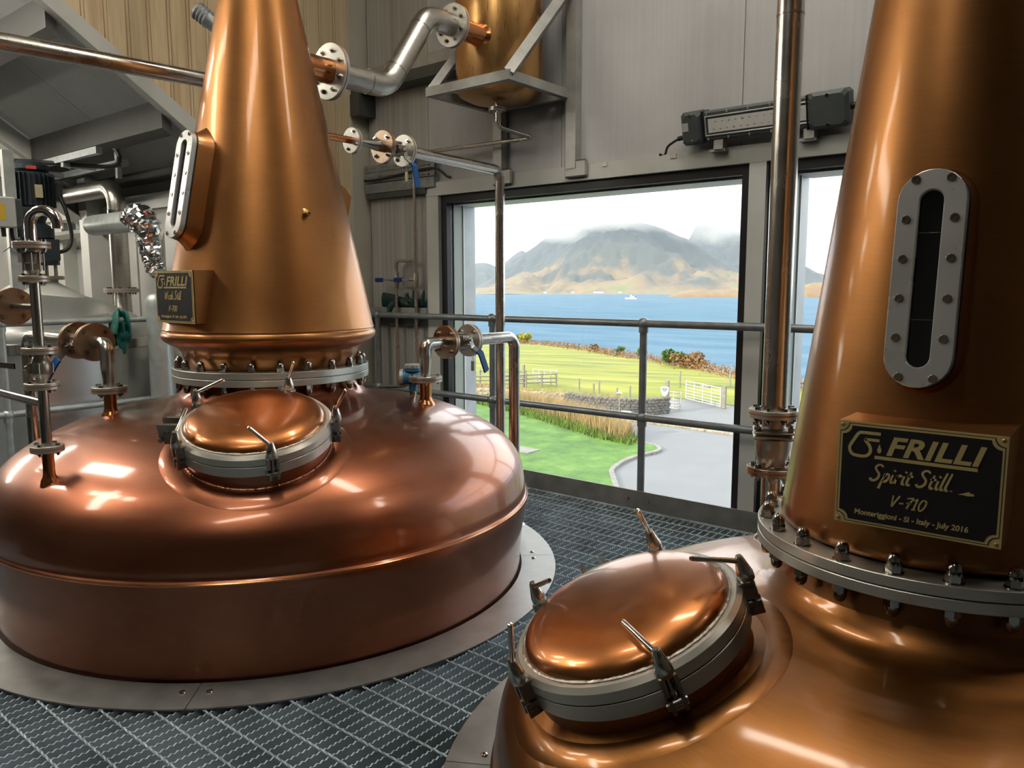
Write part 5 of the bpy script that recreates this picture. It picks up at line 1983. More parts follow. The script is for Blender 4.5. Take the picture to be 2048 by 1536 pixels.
# ---- strip luminaire above the mullion (unlit)
def luminaire():
    T = frame((-1.555, 3.855, 2.092), (0, -0.965, -0.26), (1, 0, 0))
    if T[2, 1] < 0:
        T[:3, 1] *= -1
    t = thing('luminaire', (-1.555, 3.92, 1.98), 'unlit grey strip luminaire with clear lens mounted above the window mullion', 'lamp')
    b = MB()
    b.cbox((0.0, 0, -0.018), (0.60, 0.150, 0.080), 0.010, T)
    b.build('body', 'housing_grey', t, False)
    for sx, L, c in ((-1, 0.115, -0.355), (1, 0.185, 0.335)):
        b = MB()
        b.cbox((c, 0, -0.012), (L, 0.168, 0.104), 0.016, T)
        e = b.build('end_cap', 'housing_grey', t, False)
        b = MB()
        b.cbox((c - sx * (L / 2 + 0.004), 0, -0.012), (0.008, 0.160, 0.096), 0.004, T)
        b.build('cap_gasket', 'rubber_black', e, False)
        for yy in (-0.065, 0.065):
            Q = T.copy()
            Q[:3, 3] = T[:3, :3] @ np.array([c, yy, 0.040]) + T[:3, 3]
            place('cap_screw', SOCK, Q, e)
    b = MB()
    b.cbox((-0.385, 0.01, 0.041), (0.034, 0.042, 0.001), 0.0004, T)
    b.build('rating_label', 'transmitter_grey', t, False)
    b = MB()
    for (x, y, w, h) in ((0, 0.047, 0.565, 0.007), (0, -0.047, 0.565, 0.007), (-0.279, 0, 0.007, 0.087), (0.279, 0, 0.007, 0.087)):
        b.cbox((x, y, 0.025), (w, h, 0.008), 0.0015, T)
    b.build('lens_frame', 'galvanised_pale', t, False)
    b = MB()
    b.cbox((0.0, 0, 0.0235), (0.53, 0.070, 0.005), 0.002, T)
    ls = b.build('led_strip', 'lens_strip', t, False, label='off-white lamp strip behind the lens')
    for i in range(14):
        for yy in (-0.018, 0.018):
            b = MB()
            b.cbox((-0.235 + 0.036 * i + (0.012 if yy > 0 else 0), yy, 0.0268), (0.010, 0.004, 0.0012), 0.0004, T)
            b.build('led_chip', 'cast_steel', ls, False)
    for yy in (-0.063, 0.063):
        for x in (-0.27, -0.16, -0.05, 0.06, 0.17, 0.27):
            b = MB()
            b.cbox((x, yy, 0.024), (0.007, 0.014, 0.006), 0.001, T)
            b.build('lens_clip', 'galvanised_pale', t, False)
    for x in (-0.22, 0.24):
        b = MB()
        b.box((-1.555 + x, 3.885, 2.0), (0.05, 0.05, 0.06))
        b.box((-1.555 + x - 0.01, 3.895, 1.968), (0.085, 0.05, 0.012))
        b.build('bracket', 'frame_steel', t, False)
    b = MB()
    b.cyl(T[:3, :3] @ np.array([-0.41, -0.04, -0.01]) + T[:3, 3], T[:3, :3] @ np.array([-0.455, -0.045, -0.01]) + T[:3, 3], 0.013, None, 12)
    b.cyl(T[:3, :3] @ np.array([0.425, 0.0, -0.01]) + T[:3, 3], T[:3, :3] @ np.array([0.50, 0.002, -0.01]) + T[:3, 3], 0.016, None, 12)
    b.build('cable_gland', 'rubber_black', t)
    return T


LT = luminaire()
b = MB()
p0 = LT[:3, :3] @ np.array([-0.45, -0.045, -0.01]) + LT[:3, 3]
b.tube(catmull([p0, p0 + np.array([-0.04, 0.01, -0.012]), p0 + np.array([-0.085, 0.03, -0.03]), p0 + np.array([-0.115, 0.055, -0.065]), (p0[0] - 0.14, 3.915, 1.99)], 8), 0.0065, 10)
o = b.build('power_cable', 'rubber_black')
tag(o, 'short black cable drooping from the left end of the luminaire to the window head', 'cable')
b = MB()
p0 = LT[:3, :3] @ np.array([0.50, 0.002, -0.01]) + LT[:3, 3]
b.tube(catmull([p0, p0 + np.array([0.08, 0.0, -0.003]), p0 + np.array([0.2, 0.03, -0.02]), p0 + np.array([0.5, 0.06, -0.02]), p0 + np.array([1.4, 0.07, -0.02])], 8), 0.008, 10)
o = b.build('power_cable', 'rubber_black')
tag(o, 'thick black cable leaving the right end of the luminaire', 'cable')

# small clips along the window head
for x, z in ((-2.50, 1.972), (-2.06, 1.972)):
    b = MB()
    b.box((x, WY - 0.032, z), (0.034, 0.006, 0.022))
    o = b.build('cable_clip', 'cast_steel', None, False)
    tag(o, 'small metal clip on the white window head, %s' % ('nearer the wall bracket' if x < -2.3 else 'nearer the luminaire'), 'clip', 'clips on the window head')

# ================================================================== LEFT BAY
TX, TY, TR = -5.95, 2.02, 0.78
t = thing('steel_tank', (TX, TY, -1.35), 'big stainless steel tank with a domed lid behind the pale rail at left', 'tank')
T = np.eye(4)
T[:3, 3] = (TX, TY, 0)
MB().lathe([(0, -1.3), (TR, -1.3), (TR, 0.80), (TR, 0.86)], T, 80).build('shell', 'tank_steel', t)
MB().lathe([(TR + 0.004, 0.86), (TR + 0.012, 0.865), (TR + 0.012, 0.925), (TR + 0.004, 0.93), (TR, 0.932)], T, 80).build('rim_band', 'stainless', t, label='bright band under the lid')
MB().lathe([(TR, 0.932), (TR - 0.004, 0.99), (TR - 0.03, 1.02), (TR - 0.09, 1.06)] + [tuple(p) for p in catmull([(0.66, 1.085), (0.52, 1.15), (0.36, 1.21), (0.2, 1.25), (0, 1.262)], 4)], T, 80).build('domed_lid', 'tank_steel', t, angle=60)
MB().lathe([(0.30, 1.20), (0.13, 1.30), (0.13, 1.33), (0, 1.33)], frame((-5.88, 2.08, 0), UP), 32).build('lid_cone', 'paint_offwhite', t)

t = thing('agitator_motor', (-5.88, 2.10, 1.33), 'dark finned electric motor standing upright on top of the steel tank', 'motor')
MX, MY = -5.88, 2.10
b = MB()
b.ring(0, 0.115, 1.80, 2.03, frame((MX, MY, 0), UP), 32, 0.01)
b.ring(0, 0.105, 2.03, 2.10, frame((MX, MY, 0), UP), 32, 0.02)
b.lathe([(0.12, 1.80), (0.12, 1.785), (0.075, 1.74), (0.06, 1.70)], frame((MX, MY, 0), UP), 28)
b.build('motor_shell', 'motor_blue', t)
for k in range(28):
    a = 2 * PI * k / 28
    Q = frame((MX, MY, 1.915), UP, (math.cos(a), math.sin(a), 0))
    b = MB()
    b.box((0.122, 0, 0), (0.022, 0.006, 0.215), Q)
    b.build('fin', 'motor_blue', t, False)
vd = np.array([-MX, -MY, 0]) / math.hypot(MX, MY)
vs = np.array([-vd[1], vd[0], 0])
Q = frame(np.array([MX, MY, 1.90]) + vd * 0.135 + vs * 0.035, vd, vs)
b = MB()
b.cbox((0, 0, 0), (0.045, 0.085, 0.004), 0.001, Q)
b.build('rating_plate', 'label_gold', t, False)
Q = frame(np.array([MX, MY, 2.055]) + vd * 0.108 + vs * 0.0, vd, vs)
b = MB()
b.cbox((0, 0, 0), (0.06, 0.022, 0.004), 0.001, Q)
b.build('warning_label', 'label_red', t, False)
b = MB()
b.box((0, 0.06, 1.915), (0.20, 0.12, 0.12), frame((MX + 0.0, MY + 0.08, 0), UP, (0.3, 0.9, 0)))
b.build('terminal_box', 'housing_grey', t, False)
b = MB()
b.lathe([(0.06, 1.70), (0.075, 1.69), (0.11, 1.67), (0.11, 1.60), (0.10, 1.59), (0.10, 1.46), (0.13, 1.45), (0.13, 1.42)], frame((MX, MY, 0), UP), 24)
b.box((0, 0, 1.52), (0.26, 0.20, 0.14), frame((MX, MY, 0), UP, (0.3, 0.9, 0)))
b.build('gearbox', 'motor_blue', t, False)
b = MB()
for k in range(4):
    a = PI / 4 + k * PI / 2
    b.cyl((MX + 0.11 * math.cos(a), MY + 0.11 * math.sin(a), 1.32), (MX + 0.11 * math.cos(a), MY + 0.11 * math.sin(a), 1.44), 0.012, None, 8)
b.ring(0, 0.15, 1.32, 1.345, frame((MX, MY, 0), UP), 28)
b.build('stand', 'cast_steel', t)
b = MB()
b.tube(catmull([(MX + 0.10, MY + 0.13, 1.88), (MX + 0.13, MY + 0.15, 1.78), (MX + 0.14, MY + 0.17, 1.62), (MX + 0.14, MY + 0.14, 1.53), (MX + 0.10, MY + 0.08, 1.50)], 8), 0.013, 10)
o = b.build('motor_cable', 'rubber_black')
tag(o, 'black cable looping down beside the dark motor', 'cable')
b = MB()
b.tube(catmull([(-6.55, 2.0, 2.19), (-6.35, 2.12, 2.165), (-6.0, 2.28, 2.13), (-5.62, 2.42, 2.085), (-5.45, 2.47, 2.085), (-5.40, 2.47, 2.13), (-5.44, 2.46, 2.19), (-5.50, 2.45, 2.215)], 8), 0.015, 10)
o = b.build('roof_cable', 'rubber_black')
tag(o, 'black cable slung in a loop from the steel arms under the lower roof', 'cable')
b = MB()
b.tube(catmull([(-5.60, 1.86, 1.66), (-5.62, 1.87, 1.58), (-5.68, 1.92, 1.50), (-5.78, 1.99, 1.475)], 8), 0.012, 10)
o = b.build('motor_cable', 'rubber_black')
tag(o, 'black cable curving from the yellow-marked box down to the gearbox', 'cable')

t = thing('isolator_box', (-5.60, 1.835, 1.64), 'grey switch box with a yellow sticker at the far left edge', 'switch box')
Q = frame((-5.60, 1.815, 1.735), (0.94, 0.1, 0), (0, 1, 0))
b = MB()
b.cbox((0, 0, 0), (0.14, 0.19, 0.08), 0.008, Q)
b.build('case', 'box_grey', t, False)
b = MB()
b.cbox((0.09, 0, -0.01), (0.05, 0.18, 0.07), 0.006, Q)
b.build('side_case', 'housing_grey', t, False)
b = MB()
b.cbox((-0.02, 0.0, 0.042), (0.045, 0.10, 0.002), 0.0005, Q)
b.build('sticker', 'sticker_yellow', t, False)
for dy in (0.0, 0.09):
    b = MB()
    b.cyl((-5.60, 1.815 + dy, 1.64), (-5.60, 1.815 + dy, 1.585), 0.014, None, 10)
    b.build('cable_gland', 'rubber_black', t)
t = thing('control_post', (-5.72, 1.93, 1.2), 'pale steel channel post between the switch box and the motor', 'post')
MB().span(-5.76, -5.72, 1.88, 1.94, -0.5, 2.14).build('channel', 'box_grey', t, False)
MB().span(-5.72, -5.715, 1.88, 1.945, -0.5, 2.14).build('channel_lip', 'galvanised_pale', t, False)

t = thing('cable_support', (-6.0, 2.45, 2.1), 'grey slotted steel arms reaching out under the lower roof above the motor', 'cable support')
for yy, zz, xl, xr in ((2.30, 2.145, -7.0, -5.30), (2.52, 2.105, -6.9, -5.42)):
    MB().span(xl, xr, yy - 0.02, yy + 0.02, zz - 0.022, zz + 0.022).build('arm', 'galvanised', t, False)
for xx in (-6.4, -5.85):
    MB().span(xx - 0.02, xx + 0.02, 2.285, 2.54, 2.09, 2.12).build('cross_piece', 'galvanised', t, False)
MB().span(-5.47, -5.44, 2.47, 2.50, 2.0, 2.30).build('hanger', 'galvanised', t, False)

t = thing('tank_vent_pipe', (-5.75, 2.59, 1.17), 'wide steel pipe rising from the tank lid to an elbow under the roof', 'pipe')
pipe(t, [(-5.75, 2.59, 1.26), (-5.75, 2.59, 1.975), (-7.2, 2.59, 1.975)], 0.062, 0.13, 'stainless_brushed', seg=30, n=14)
flange(t, (-5.75, 2.59, 1.245), UP, 0.12, 0.013, 0.06, 8, 0.2, 'flange_steel', True, True, True)
b = MB()
b.cyl((-5.75, 2.59, 1.02), (-5.75, 2.59, 1.235), 0.060, None, 28)
b.build('stub_pipe', 'stainless', t)
MB().ring(0.061, 0.0645, -0.012, 0.012, frame((-5.75, 2.59, 1.80), UP), 30).build('clamp_ring', 'stainless', t)

t = thing('lagged_pipe', (-5.3, 2.36, 1.69), 'insulated pipe stub ending in crumpled foil and a red-handled valve beside the sight glass', 'pipe')
b = MB()
LP = [(0, -0.67), (0.03, -0.668), (0.055, -0.655), (0.066, -0.63), (0.068, -0.60), (0.068, 0.0)]
b.lathe(LP, frame((-4.98, 2.36, 1.685), PX), 30)
b.build('lagging', 'galvanised_pale', t)
b = MB()
pts = catmull([(-5.03, 2.36, 1.69), (-4.97, 2.36, 1.70), (-4.92, 2.37, 1.68), (-4.895, 2.385, 1.63), (-4.885, 2.39, 1.55), (-4.88, 2.395, 1.46), (-4.87, 2.40, 1.40), (-4.84, 2.41, 1.36)], 7)
rr = 0.066 + 0 * np.arange(len(pts))
rr = np.interp(np.linspace(0, 1, len(pts)), [0, .15, .35, .6, 1], [0.066, 0.085, 0.085, 0.062, 0.045])
b.tube(pts, rr, 26)
V = np.concatenate(b.v)
n_ = rng.normal(0, 1, V.shape)
V += n_ * 0.0065
b.v = [V]
b.build('foil_wrap', 'foil', t, True, 12, label='crumpled silver foil lagging')
b = MB()
b.box((-4.84, 2.36, 1.685), (0.012, 0.012, 0.10))
b.build('valve_handle', 'label_red', t, False, label='red valve handle')
MB().cbox((-5.0, 2.48, 1.50), (0.12, 0.06, 0.20), 0.006).build('junction_box', 'box_grey', t, False)

t = thing('upright_lagged_pipe', (-5.0, 2.47, 0), 'upright insulated pipe with a rounded top just left of the small nameplate', 'pipe')
b = MB()
b.lathe([(0, 1.235), (0.04, 1.232), (0.065, 1.215), (0.076, 1.185), (0.078, 1.15), (0.078, -0.3)], frame((-4.99, 2.475, 0), UP), 30)
b.build('lagging', 'galvanised_pale', t)
MB().span(-5.32, -5.12, 2.84, 2.86, 0.6, 1.36).build('dark_panel', 'frame_black', None, False)
o = bpy.data.objects['dark_panel']
tag(o, 'dark green-black panel on the wall behind the small nameplate', 'panel')

t = thing('pipe_end', (-5.0, 0.98, 2.8), 'bolted pipe flange in the top left corner of the picture', 'pipe')
flange(t, (-4.4, 1.30, 2.535), NX, 0.05, 0.012, 0.02, 4, 0.4, 'flange_brown', True, True)
pipe(t, [(-4.41, 1.30, 2.535), (-4.40, 1.30, 2.535), (-4.60, 1.30, 2.535)], 0.02, None)

# ================================================================== OUTSIDE
GZ = -6.19


def terz(x, y):
    return GZ - 0.04 * max(0.0, math.hypot(x, y) - 60)


def ground(name, poly, z, mat, thick=0.3):
    b = MB()
    b.prism(poly, z - thick, z)
    o = b.build(name, mat, None, False)
    o['kind'] = 'structure'
    return o


ground('road', [(-70, 5), (20, 5), (40, 30), (30, 52), (-12, 46.5), (-19, 46.8), (-23.4, 47.5), (-25.2, 45.3), (-45, 40), (-70, 42)], GZ, 'asphalt')
LAWN = [(-12.2, 4.6), (-13.4, 16), (-14.6, 24.0), (-15.7, 25.5), (-16.3, 26.4), (-16.7, 27.8), (-16.8, 29.3), (-16.6, 30.5), (-16.8, 31.3), (-17.4, 31.8), (-18.2, 31.9), (-19.3, 33.0), (-20.4, 33.9), (-22.9, 35.2), (-26.7, 36.6), (-30.2, 38.0), (-35.4, 39.5), (-60, 41), (-66, 5.0)]
ground('lawn', LAWN, GZ + 0.10, 'lawn_grass')
kb = thing('lawn_kerb', (-16.5, 28, GZ), 'low stone kerb round the tip of the lawn', 'kerb')
KL = catmull(LAWN[2:11], 3)
for i in range(len(KL) - 1):
    p, q = KL[i], KL[i + 1]
    d = (q - p) / np.linalg.norm(q - p)
    T = frame(((p[0] + q[0]) / 2, (p[1] + q[1]) / 2, GZ + 0.04), UP, (d[0], d[1], 0))
    b = MB()
    b.cbox((0, 0, 0), (np.linalg.norm(q - p) - 0.02, 0.22, 0.18 + rng.uniform(-.02, .02)), 0.02, T)
    b.build('kerb_stone', 'kerb_stone', kb, False)
kb = thing('road_kerb', (-18, 37, GZ), 'pale kerb line crossing the grey road', 'kerb')
for i in range(16):
    xa = -21.8 + 0.42 * i * 1.05
    b = MB()
    b.cbox((xa, 37.15 - 0.002 * i * i, GZ + 0.03), (0.42, 0.24, 0.14), 0.02)
    b.build('kerb_stone', 'stone_rubble', kb, False)
b = MB()
b.cbox((-21.4, 27.0, GZ + 0.11), (1.3, 0.9, 0.06), 0.01)
o = b.build('stone_slab', 'kerb_stone', None, False)
tag(o, 'flat grey slab set into the lawn', 'slab')

# field with its far edge above the shore
near = [(-230, 38), (-80, 38.5), (-45, 39.5), (-38, 41.0), (-33, 42.5), (-27, 43.0), (-24.6, 45.8), (-23.1, 47.0), (-19.6, 46.0), (-18.3, 45.5), (-5, 45.0), (40, 40)]
far = [(-400, 380), (-229.7, 233.7), (-144.6, 161.0), (-99.3, 123.2), (-81.6, 112.2), (-62.6, 96.6), (-50.3, 85.3), (-43.3, 79.8), (-33.6, 70.4), (-27.4, 64.2), (-18.6, 56.5), (60, 50)]


def resample(P, n, w=None):
    P = np.array(P, float)
    d = np.r_[0, np.cumsum(np.linalg.norm(np.diff(P, axis=0), axis=1))]
    if w is not None:
        d = np.array(w, float)
    t = np.linspace(0, d[-1], n)
    return np.stack([np.interp(t, d, P[:, k]) for k in range(P.shape[1])], -1)


A0 = resample(near, 120, range(len(near)))
A1 = resample(far, 120, range(len(far)))
V, Fs = [], []
NR = 40
for i in range(120):
    for j in range(NR):
        s_ = j / (NR - 1)
        p = A0[i] * (1 - s_) + A1[i] * s_
        V.append((p[0], p[1], terz(*p) + 0.02 + 0.25 * math.sin(p[0] * 0.11) * math.sin(p[1] * 0.09) * min(1, 4 * s_) * (1 - s_)))
for i in range(119):
    for j in range(NR - 1):
        q = i * NR + j
        Fs.append((q, q + 1, q + NR + 1, q + NR))
b = MB()
b.add(V, Fs)
o = b.build('field', 'field_grass')
o['kind'] = 'structure'
V, Fs = [], []
for i in range(120):
    p = A1[i]
    n_ = p / np.linalg.norm(p)
    z = terz(*p)
    for d_, dz in ((-1.5, 0.03), (1.0, 0.12), (4, -1.5), (14, -9), (40, -25 - z)):
        V.append((p[0] + n_[0] * d_, p[1] + n_[1] * d_, z + dz))
for i in range(119):
    for j in range(4):
        q = i * 5 + j
        Fs.append((q, q + 1, q + 6, q + 5))
b = MB()
b.add(V, Fs)
o = b.build('shore_bank', 'bank_heath')
o['kind'] = 'structure'

b = MB()
b.add([(-9000, 20, -24.7), (5000, 20, -24.7), (5000, 9000, -24.7), (-9000, 9000, -24.7)], [(0, 1, 2, 3)])
o = b.build('sea', 'sea', None, False)
o['kind'] = 'structure'


# foliage and grasses
def leaves(n, size, pts_fn, seed):
    r_ = np.random.default_rng(seed)
    C_ = pts_fn(r_, n)
    A_ = r_.normal(0, 1, (n, 3))
    B_ = r_.normal(0, 1, (n, 3))
    A_ /= np.linalg.norm(A_, axis=1)[:, None]
    B_ -= A_ * (A_ * B_).sum(1)[:, None]
    B_ /= np.linalg.norm(B_, axis=1)[:, None]
    s_ = size * r_.uniform(0.5, 1.3, (n, 1))
    V = np.stack([C_ - A_ * s_, C_ + B_ * s_ * 0.5, C_ + A_ * s_, C_ - B_ * s_ * 0.5], 1).reshape(-1, 3)
    Fs = [(4 * i, 4 * i + 1, 4 * i + 2, 4 * i + 3) for i in range(n)]
    return V, Fs


def shrub(x, y, z, w, h, mat, label, n=900, size=0.12, seed=1, lean=0.0, group=None):
    t = thing('shrub', (x, y, z), label, 'shrub', group)
    def fn(r_, n_):
        k = 7
        cen = np.stack([r_.uniform(-.7, .7, k) * w / 2, r_.uniform(-.5, .5, k) * w / 2, r_.uniform(.35, .75, k) * h], -1)
        i = r_.integers(0, k, n_)
        d = r_.normal(0, 1, (n_, 3))
        d /= np.linalg.norm(d, axis=1)[:, None]
        return cen[i] + d * np.array([w * .22, w * .22, h * .26]) * r_.uniform(.6, 1.05, (n_, 1)) + np.array([x, y, z])
    V, Fs = leaves(n, size, fn, seed)
    b = MB()
    b.add(V, Fs)
    o = b.build('foliage', mat, t, False)
    o['kind'] = 'stuff'
    b = MB()
    for k in range(4):
        a = k * 1.6
        b.cyl((x, y, z - 0.1), (x + 0.25 * w * math.cos(a), y + 0.25 * w * math.sin(a), z + h * 0.6), 0.03, 0.01, 6)
    o = b.build('stems', 'fence_wood', t, False)
    o['kind'] = 'stuff'
    return t


shrub(-99.0, 124.0, -10.1, 1.9, 1.6, 'leaf_green', 'small green bush at the far left end of the field edge', 700, 0.2, 3)
shrub(-95.3, 120.6, -10.0, 3.4, 2.1, 'leaf_yellow', 'yellow-green bush at the far left end of the field edge', 900, 0.22, 4)
shrub(-62.9, 96.6, -8.4, 1.5, 1.3, 'leaf_rust', 'lone rusty bush standing on the field edge, left of the rail post', 400, 0.16, 5)
shrub(-54.0, 89.0, -8.0, 1.2, 1.4, 'leaf_green', 'middle small green bush on the field edge', 400, 0.16, 6)
shrub(-48.0, 84.3, -7.7, 1.2, 1.6, 'leaf_green', 'small upright green bush right beside the rail post', 400, 0.16, 7)
shrub(-38.6, 74.6, -7.2, 3.6, 1.9, 'leaf_green', 'broad green bush on the field edge right of the rail post', 1200, 0.18, 8)
shrub(-36.2, 72.4, -7.1, 3.6, 1.7, 'leaf_rust', 'broad rust-brown bush beside the broad green bush', 1200, 0.18, 9)
shrub(-34.4, 71.0, -7.0, 2.4, 1.1, 'leaf_rust', 'low rust-brown bush at the right end of the bush clump', 700, 0.16, 10)
shrub(-5.15, 15.4, GZ, 1.5, 5.6, 'leaf_yellow', 'yellow-leaved small tree close outside the second window', 1600, 0.10, 11)

def strip(poly, n, w, h, jit, seed, zfn):
    """points along a line for bracken and grass"""
    def fn(r_, n_):
        P = resample(poly, 400)
        i = r_.integers(0, 400, n_)
        xy = P[i] + r_.normal(0, w, (n_, 2))
        z = np.array([zfn(*q) for q in xy])
        return np.c_[xy, z + r_.uniform(0, 1, n_) ** 1.4 * h]
    return fn


V, Fs = leaves(9000, 0.16, strip(far[1:6], 0, 0.8, 0.8, 0, 1, terz), 21)
b = MB()
b.add(V, Fs)
V, Fs = leaves(9000, 0.13, strip(far[5:], 0, 0.7, 0.75, 0, 1, terz), 22)
b.add(V, Fs)
o = b.build('bracken', 'leaf_rust', None, False)
tag(o, 'rust-coloured bracken along the far edge of the field', 'bracken', None, 'stuff')


def blades(area, n, h0, h1, w, lean, seed, z0):
    r_ = np.random.default_rng(seed)
    P = resample(area[0], 300)
    Q = resample(area[1], 300)
    i = r_.integers(0, 300, n)
    s_ = r_.uniform(0, 1, (n, 1))
    xy = P[i] * (1 - s_) + Q[i] * s_ + r_.normal(0, 0.12, (n, 2))
    h = r_.uniform(h0, h1, n)
    a = r_.uniform(0, 2 * PI, n)
    dx, dy = np.cos(a) * w, np.sin(a) * w
    ln = r_.normal(0, lean, (n, 2)) + np.array([0.12, -0.05])
    V = np.zeros((n, 3, 3))
    V[:, 0] = np.c_[xy[:, 0] - dx, xy[:, 1] - dy, np.full(n, z0)]
    V[:, 1] = np.c_[xy[:, 0] + dx, xy[:, 1] + dy, np.full(n, z0)]
    V[:, 2] = np.c_[xy[:, 0] + ln[:, 0] * h, xy[:, 1] + ln[:, 1] * h, z0 + h]
    return V.reshape(-1, 3), [(3 * k, 3 * k + 1, 3 * k + 2) for k in range(n)]


b = MB()
b.add(*blades(([(-30.5, 36.6), (-26.5, 35.0), (-22.8, 33.4), (-20.2, 32.0), (-18.9, 31.4)], [(-31.0, 37.8), (-26.9, 36.8), (-23.1, 35.3), (-20.9, 34.0), (-19.3, 32.8)]), 14000, 0.5, 1.15, 0.018, 0.22, 31, GZ + 0.09))
o = b.build('tall_grass', 'straw', None, False)
tag(o, 'strip of tall straw-coloured grass between the lawn and the stone wall', 'grass', None, 'stuff')
b = MB()
b.add(*blades(([(-36, 37.0), (-30.5, 35.6), (-26.5, 34.2), (-22.8, 32.6), (-20.2, 31.4), (-18.2, 31.0)], [(-36, 38.6), (-31.0, 37.4), (-26.9, 36.0), (-23.1, 34.4), (-20.9, 33.2), (-18.6, 32.2)]), 9000, 0.15, 0.5, 0.022, 0.3, 32, GZ + 0.09))
o = b.build('weeds', 'weed_green', None, False)
tag(o, 'fringe of low green weeds in front of the tall dry grass', 'weeds', None, 'stuff')
b = MB()
b.add(*blades(([(-40, 39.6), (-33, 39.2), (-27.6, 39.8), (-25.5, 40.5)], [(-40, 42.0), (-33, 41.8), (-28.5, 42.5), (-25.8, 43.0)]), 7000, 0.25, 0.75, 0.022, 0.3, 33, GZ + 0.02))
o = b.build('rough_grass', 'straw', None, False)
tag(o, 'rough dry grass growing behind the stone wall', 'grass', None, 'stuff')


# stone walls
def stone_wall(name, line, h, mat, label, per=0.34, rows=4, seed=1):
    t = thing(name, (line[0][0], line[0][1], GZ), label, 'wall')
    r_ = np.random.default_rng(seed)
    P = resample(line, 80)
    b = MB()
    for i in range(79):
        p, q = P[i], P[i + 1]
        d = (q - p) / np.linalg.norm(q - p)
        T = frame(((p[0] + q[0]) / 2, (p[1] + q[1]) / 2, GZ + h * 0.46), UP, (d[0], d[1], 0))
        b.box((0, 0, 0), (np.linalg.norm(q - p) + 0.02, 0.34, h * 0.92), T)
    b.build('core', mat, t, False)
    L = np.linalg.norm(np.diff(P, axis=0), axis=1).sum()
    n = int(L / per)
    b = MB()
    for k in range(rows):
        Q = resample(line, n + 1)
        for i in range(n):
            f = (i + 0.5 + 0.5 * (k % 2) + r_.uniform(-.2, .2)) / n * (len(P) - 1)
            f = min(max(f, 0), len(P) - 1.001)
            i0 = int(f)
            p = P[i0] * (1 - f + i0) + P[i0 + 1] * (f - i0)
            d = (P[i0 + 1] - P[i0]) / np.linalg.norm(P[i0 + 1] - P[i0])
            z = GZ + h * (k + 0.5) / rows + r_.uniform(-.02, .02)
            T = frame((p[0], p[1], z), UP + r_.normal(0, .08, 3), (d[0], d[1], 0))
            b.cbox((0, 0, 0), (per * r_.uniform(.7, 1.0), 0.42 + r_.uniform(-.05, .06), h / rows * r_.uniform(.75, 1.0)), 0.03, T)
    o = b.build('stones', mat, t, False)
    o['kind'] = 'stuff'
    return t


stone_wall('stone_wall', [(-46, 38.6), (-33.7, 37.6), (-31.0, 38.4), (-29.2, 38.8), (-27.5, 39.1)], 0.85, 'stone_rubble', 'sunlit rough rubble wall beyond the tall grass, left part', 0.36, 4, 5)
stone_wall('stone_wall', [(-27.4, 39.0), (-25.8, 38.5), (-24.3, 38.3), (-22.8, 38.8), (-21.9, 39.8), (-21.5, 40.9)], 0.98, 'stone_shaded', 'curved entrance wall beside the road, its stone coloured darker for shade', 0.26, 6, 6)

# timber pens, gates, posts
def fence(pts, h, rails, label, mat='fence_wood', z0=None, group=None, rw=0.10):
    t = thing('fence', (pts[0][0], pts[0][1], terz(*pts[0])), label, 'fence', group)
    for p in pts:
        z = terz(*p)
        b = MB()
        b.cbox((p[0], p[1], z + h * 0.53), (0.13, 0.13, h * 1.06), 0.02)
        b.build('post', mat, t, False)
    for p, q in zip(pts[:-1], pts[1:]):
        for rz in rails:
            b = MB()
            b.tube([(p[0], p[1], terz(*p) + h * rz), (q[0], q[1], terz(*q) + h * rz)], rw / 2, 4)
            b.build('fence_rail', mat, t, False)
    return t


fence([(-38.8, 40.0), (-37.6, 41.6), (-36.4, 43.2), (-35.2, 44.8), (-34.5, 45.8), (-33.9, 46.8)], 1.0, (0.35, 0.65, 0.95), 'brown post-and-rail fence of the sheep pen beyond the rubble wall')
fence([(-39.5, 44.5), (-37.8, 45.2), (-36.2, 46.0)], 1.05, (0.3, 0.6, 0.95), 'second brown fence of the sheep pen, behind the first', z0=None)
b = MB()
b.cbox((-35.5, 44.9, GZ + 0.85), (0.17, 0.17, 1.7), 0.02)
o = b.build('gate_post', 'fence_wood', None, False)
tag(o, 'tallest brown post of the sheep pen', 'post')


def gate(p, q, h, n, label, mat='gate_pale', stiles=2):
    t = thing('field_gate', (p[0], p[1], terz(*p)), label, 'gate')
    z = terz(*p) + 0.08
    p, q = np.array(p), np.array(q)
    for k in range(n):
        b = MB()
        zz = z + h * (k / (n - 1)) ** 1.15
        b.tube([(*p, zz), (*q, zz)], 0.032, 6)
        b.build('gate_bar', mat, t)
    for s_ in np.linspace(0, 1, stiles + 2):
        r_ = p + (q - p) * s_
        b = MB()
        b.tube([(*r_, z - 0.03), (*r_, z + h + 0.05)], 0.04 if 0 < s_ < 1 else 0.055, 6)
        b.build('gate_stile', mat, t)
    return t


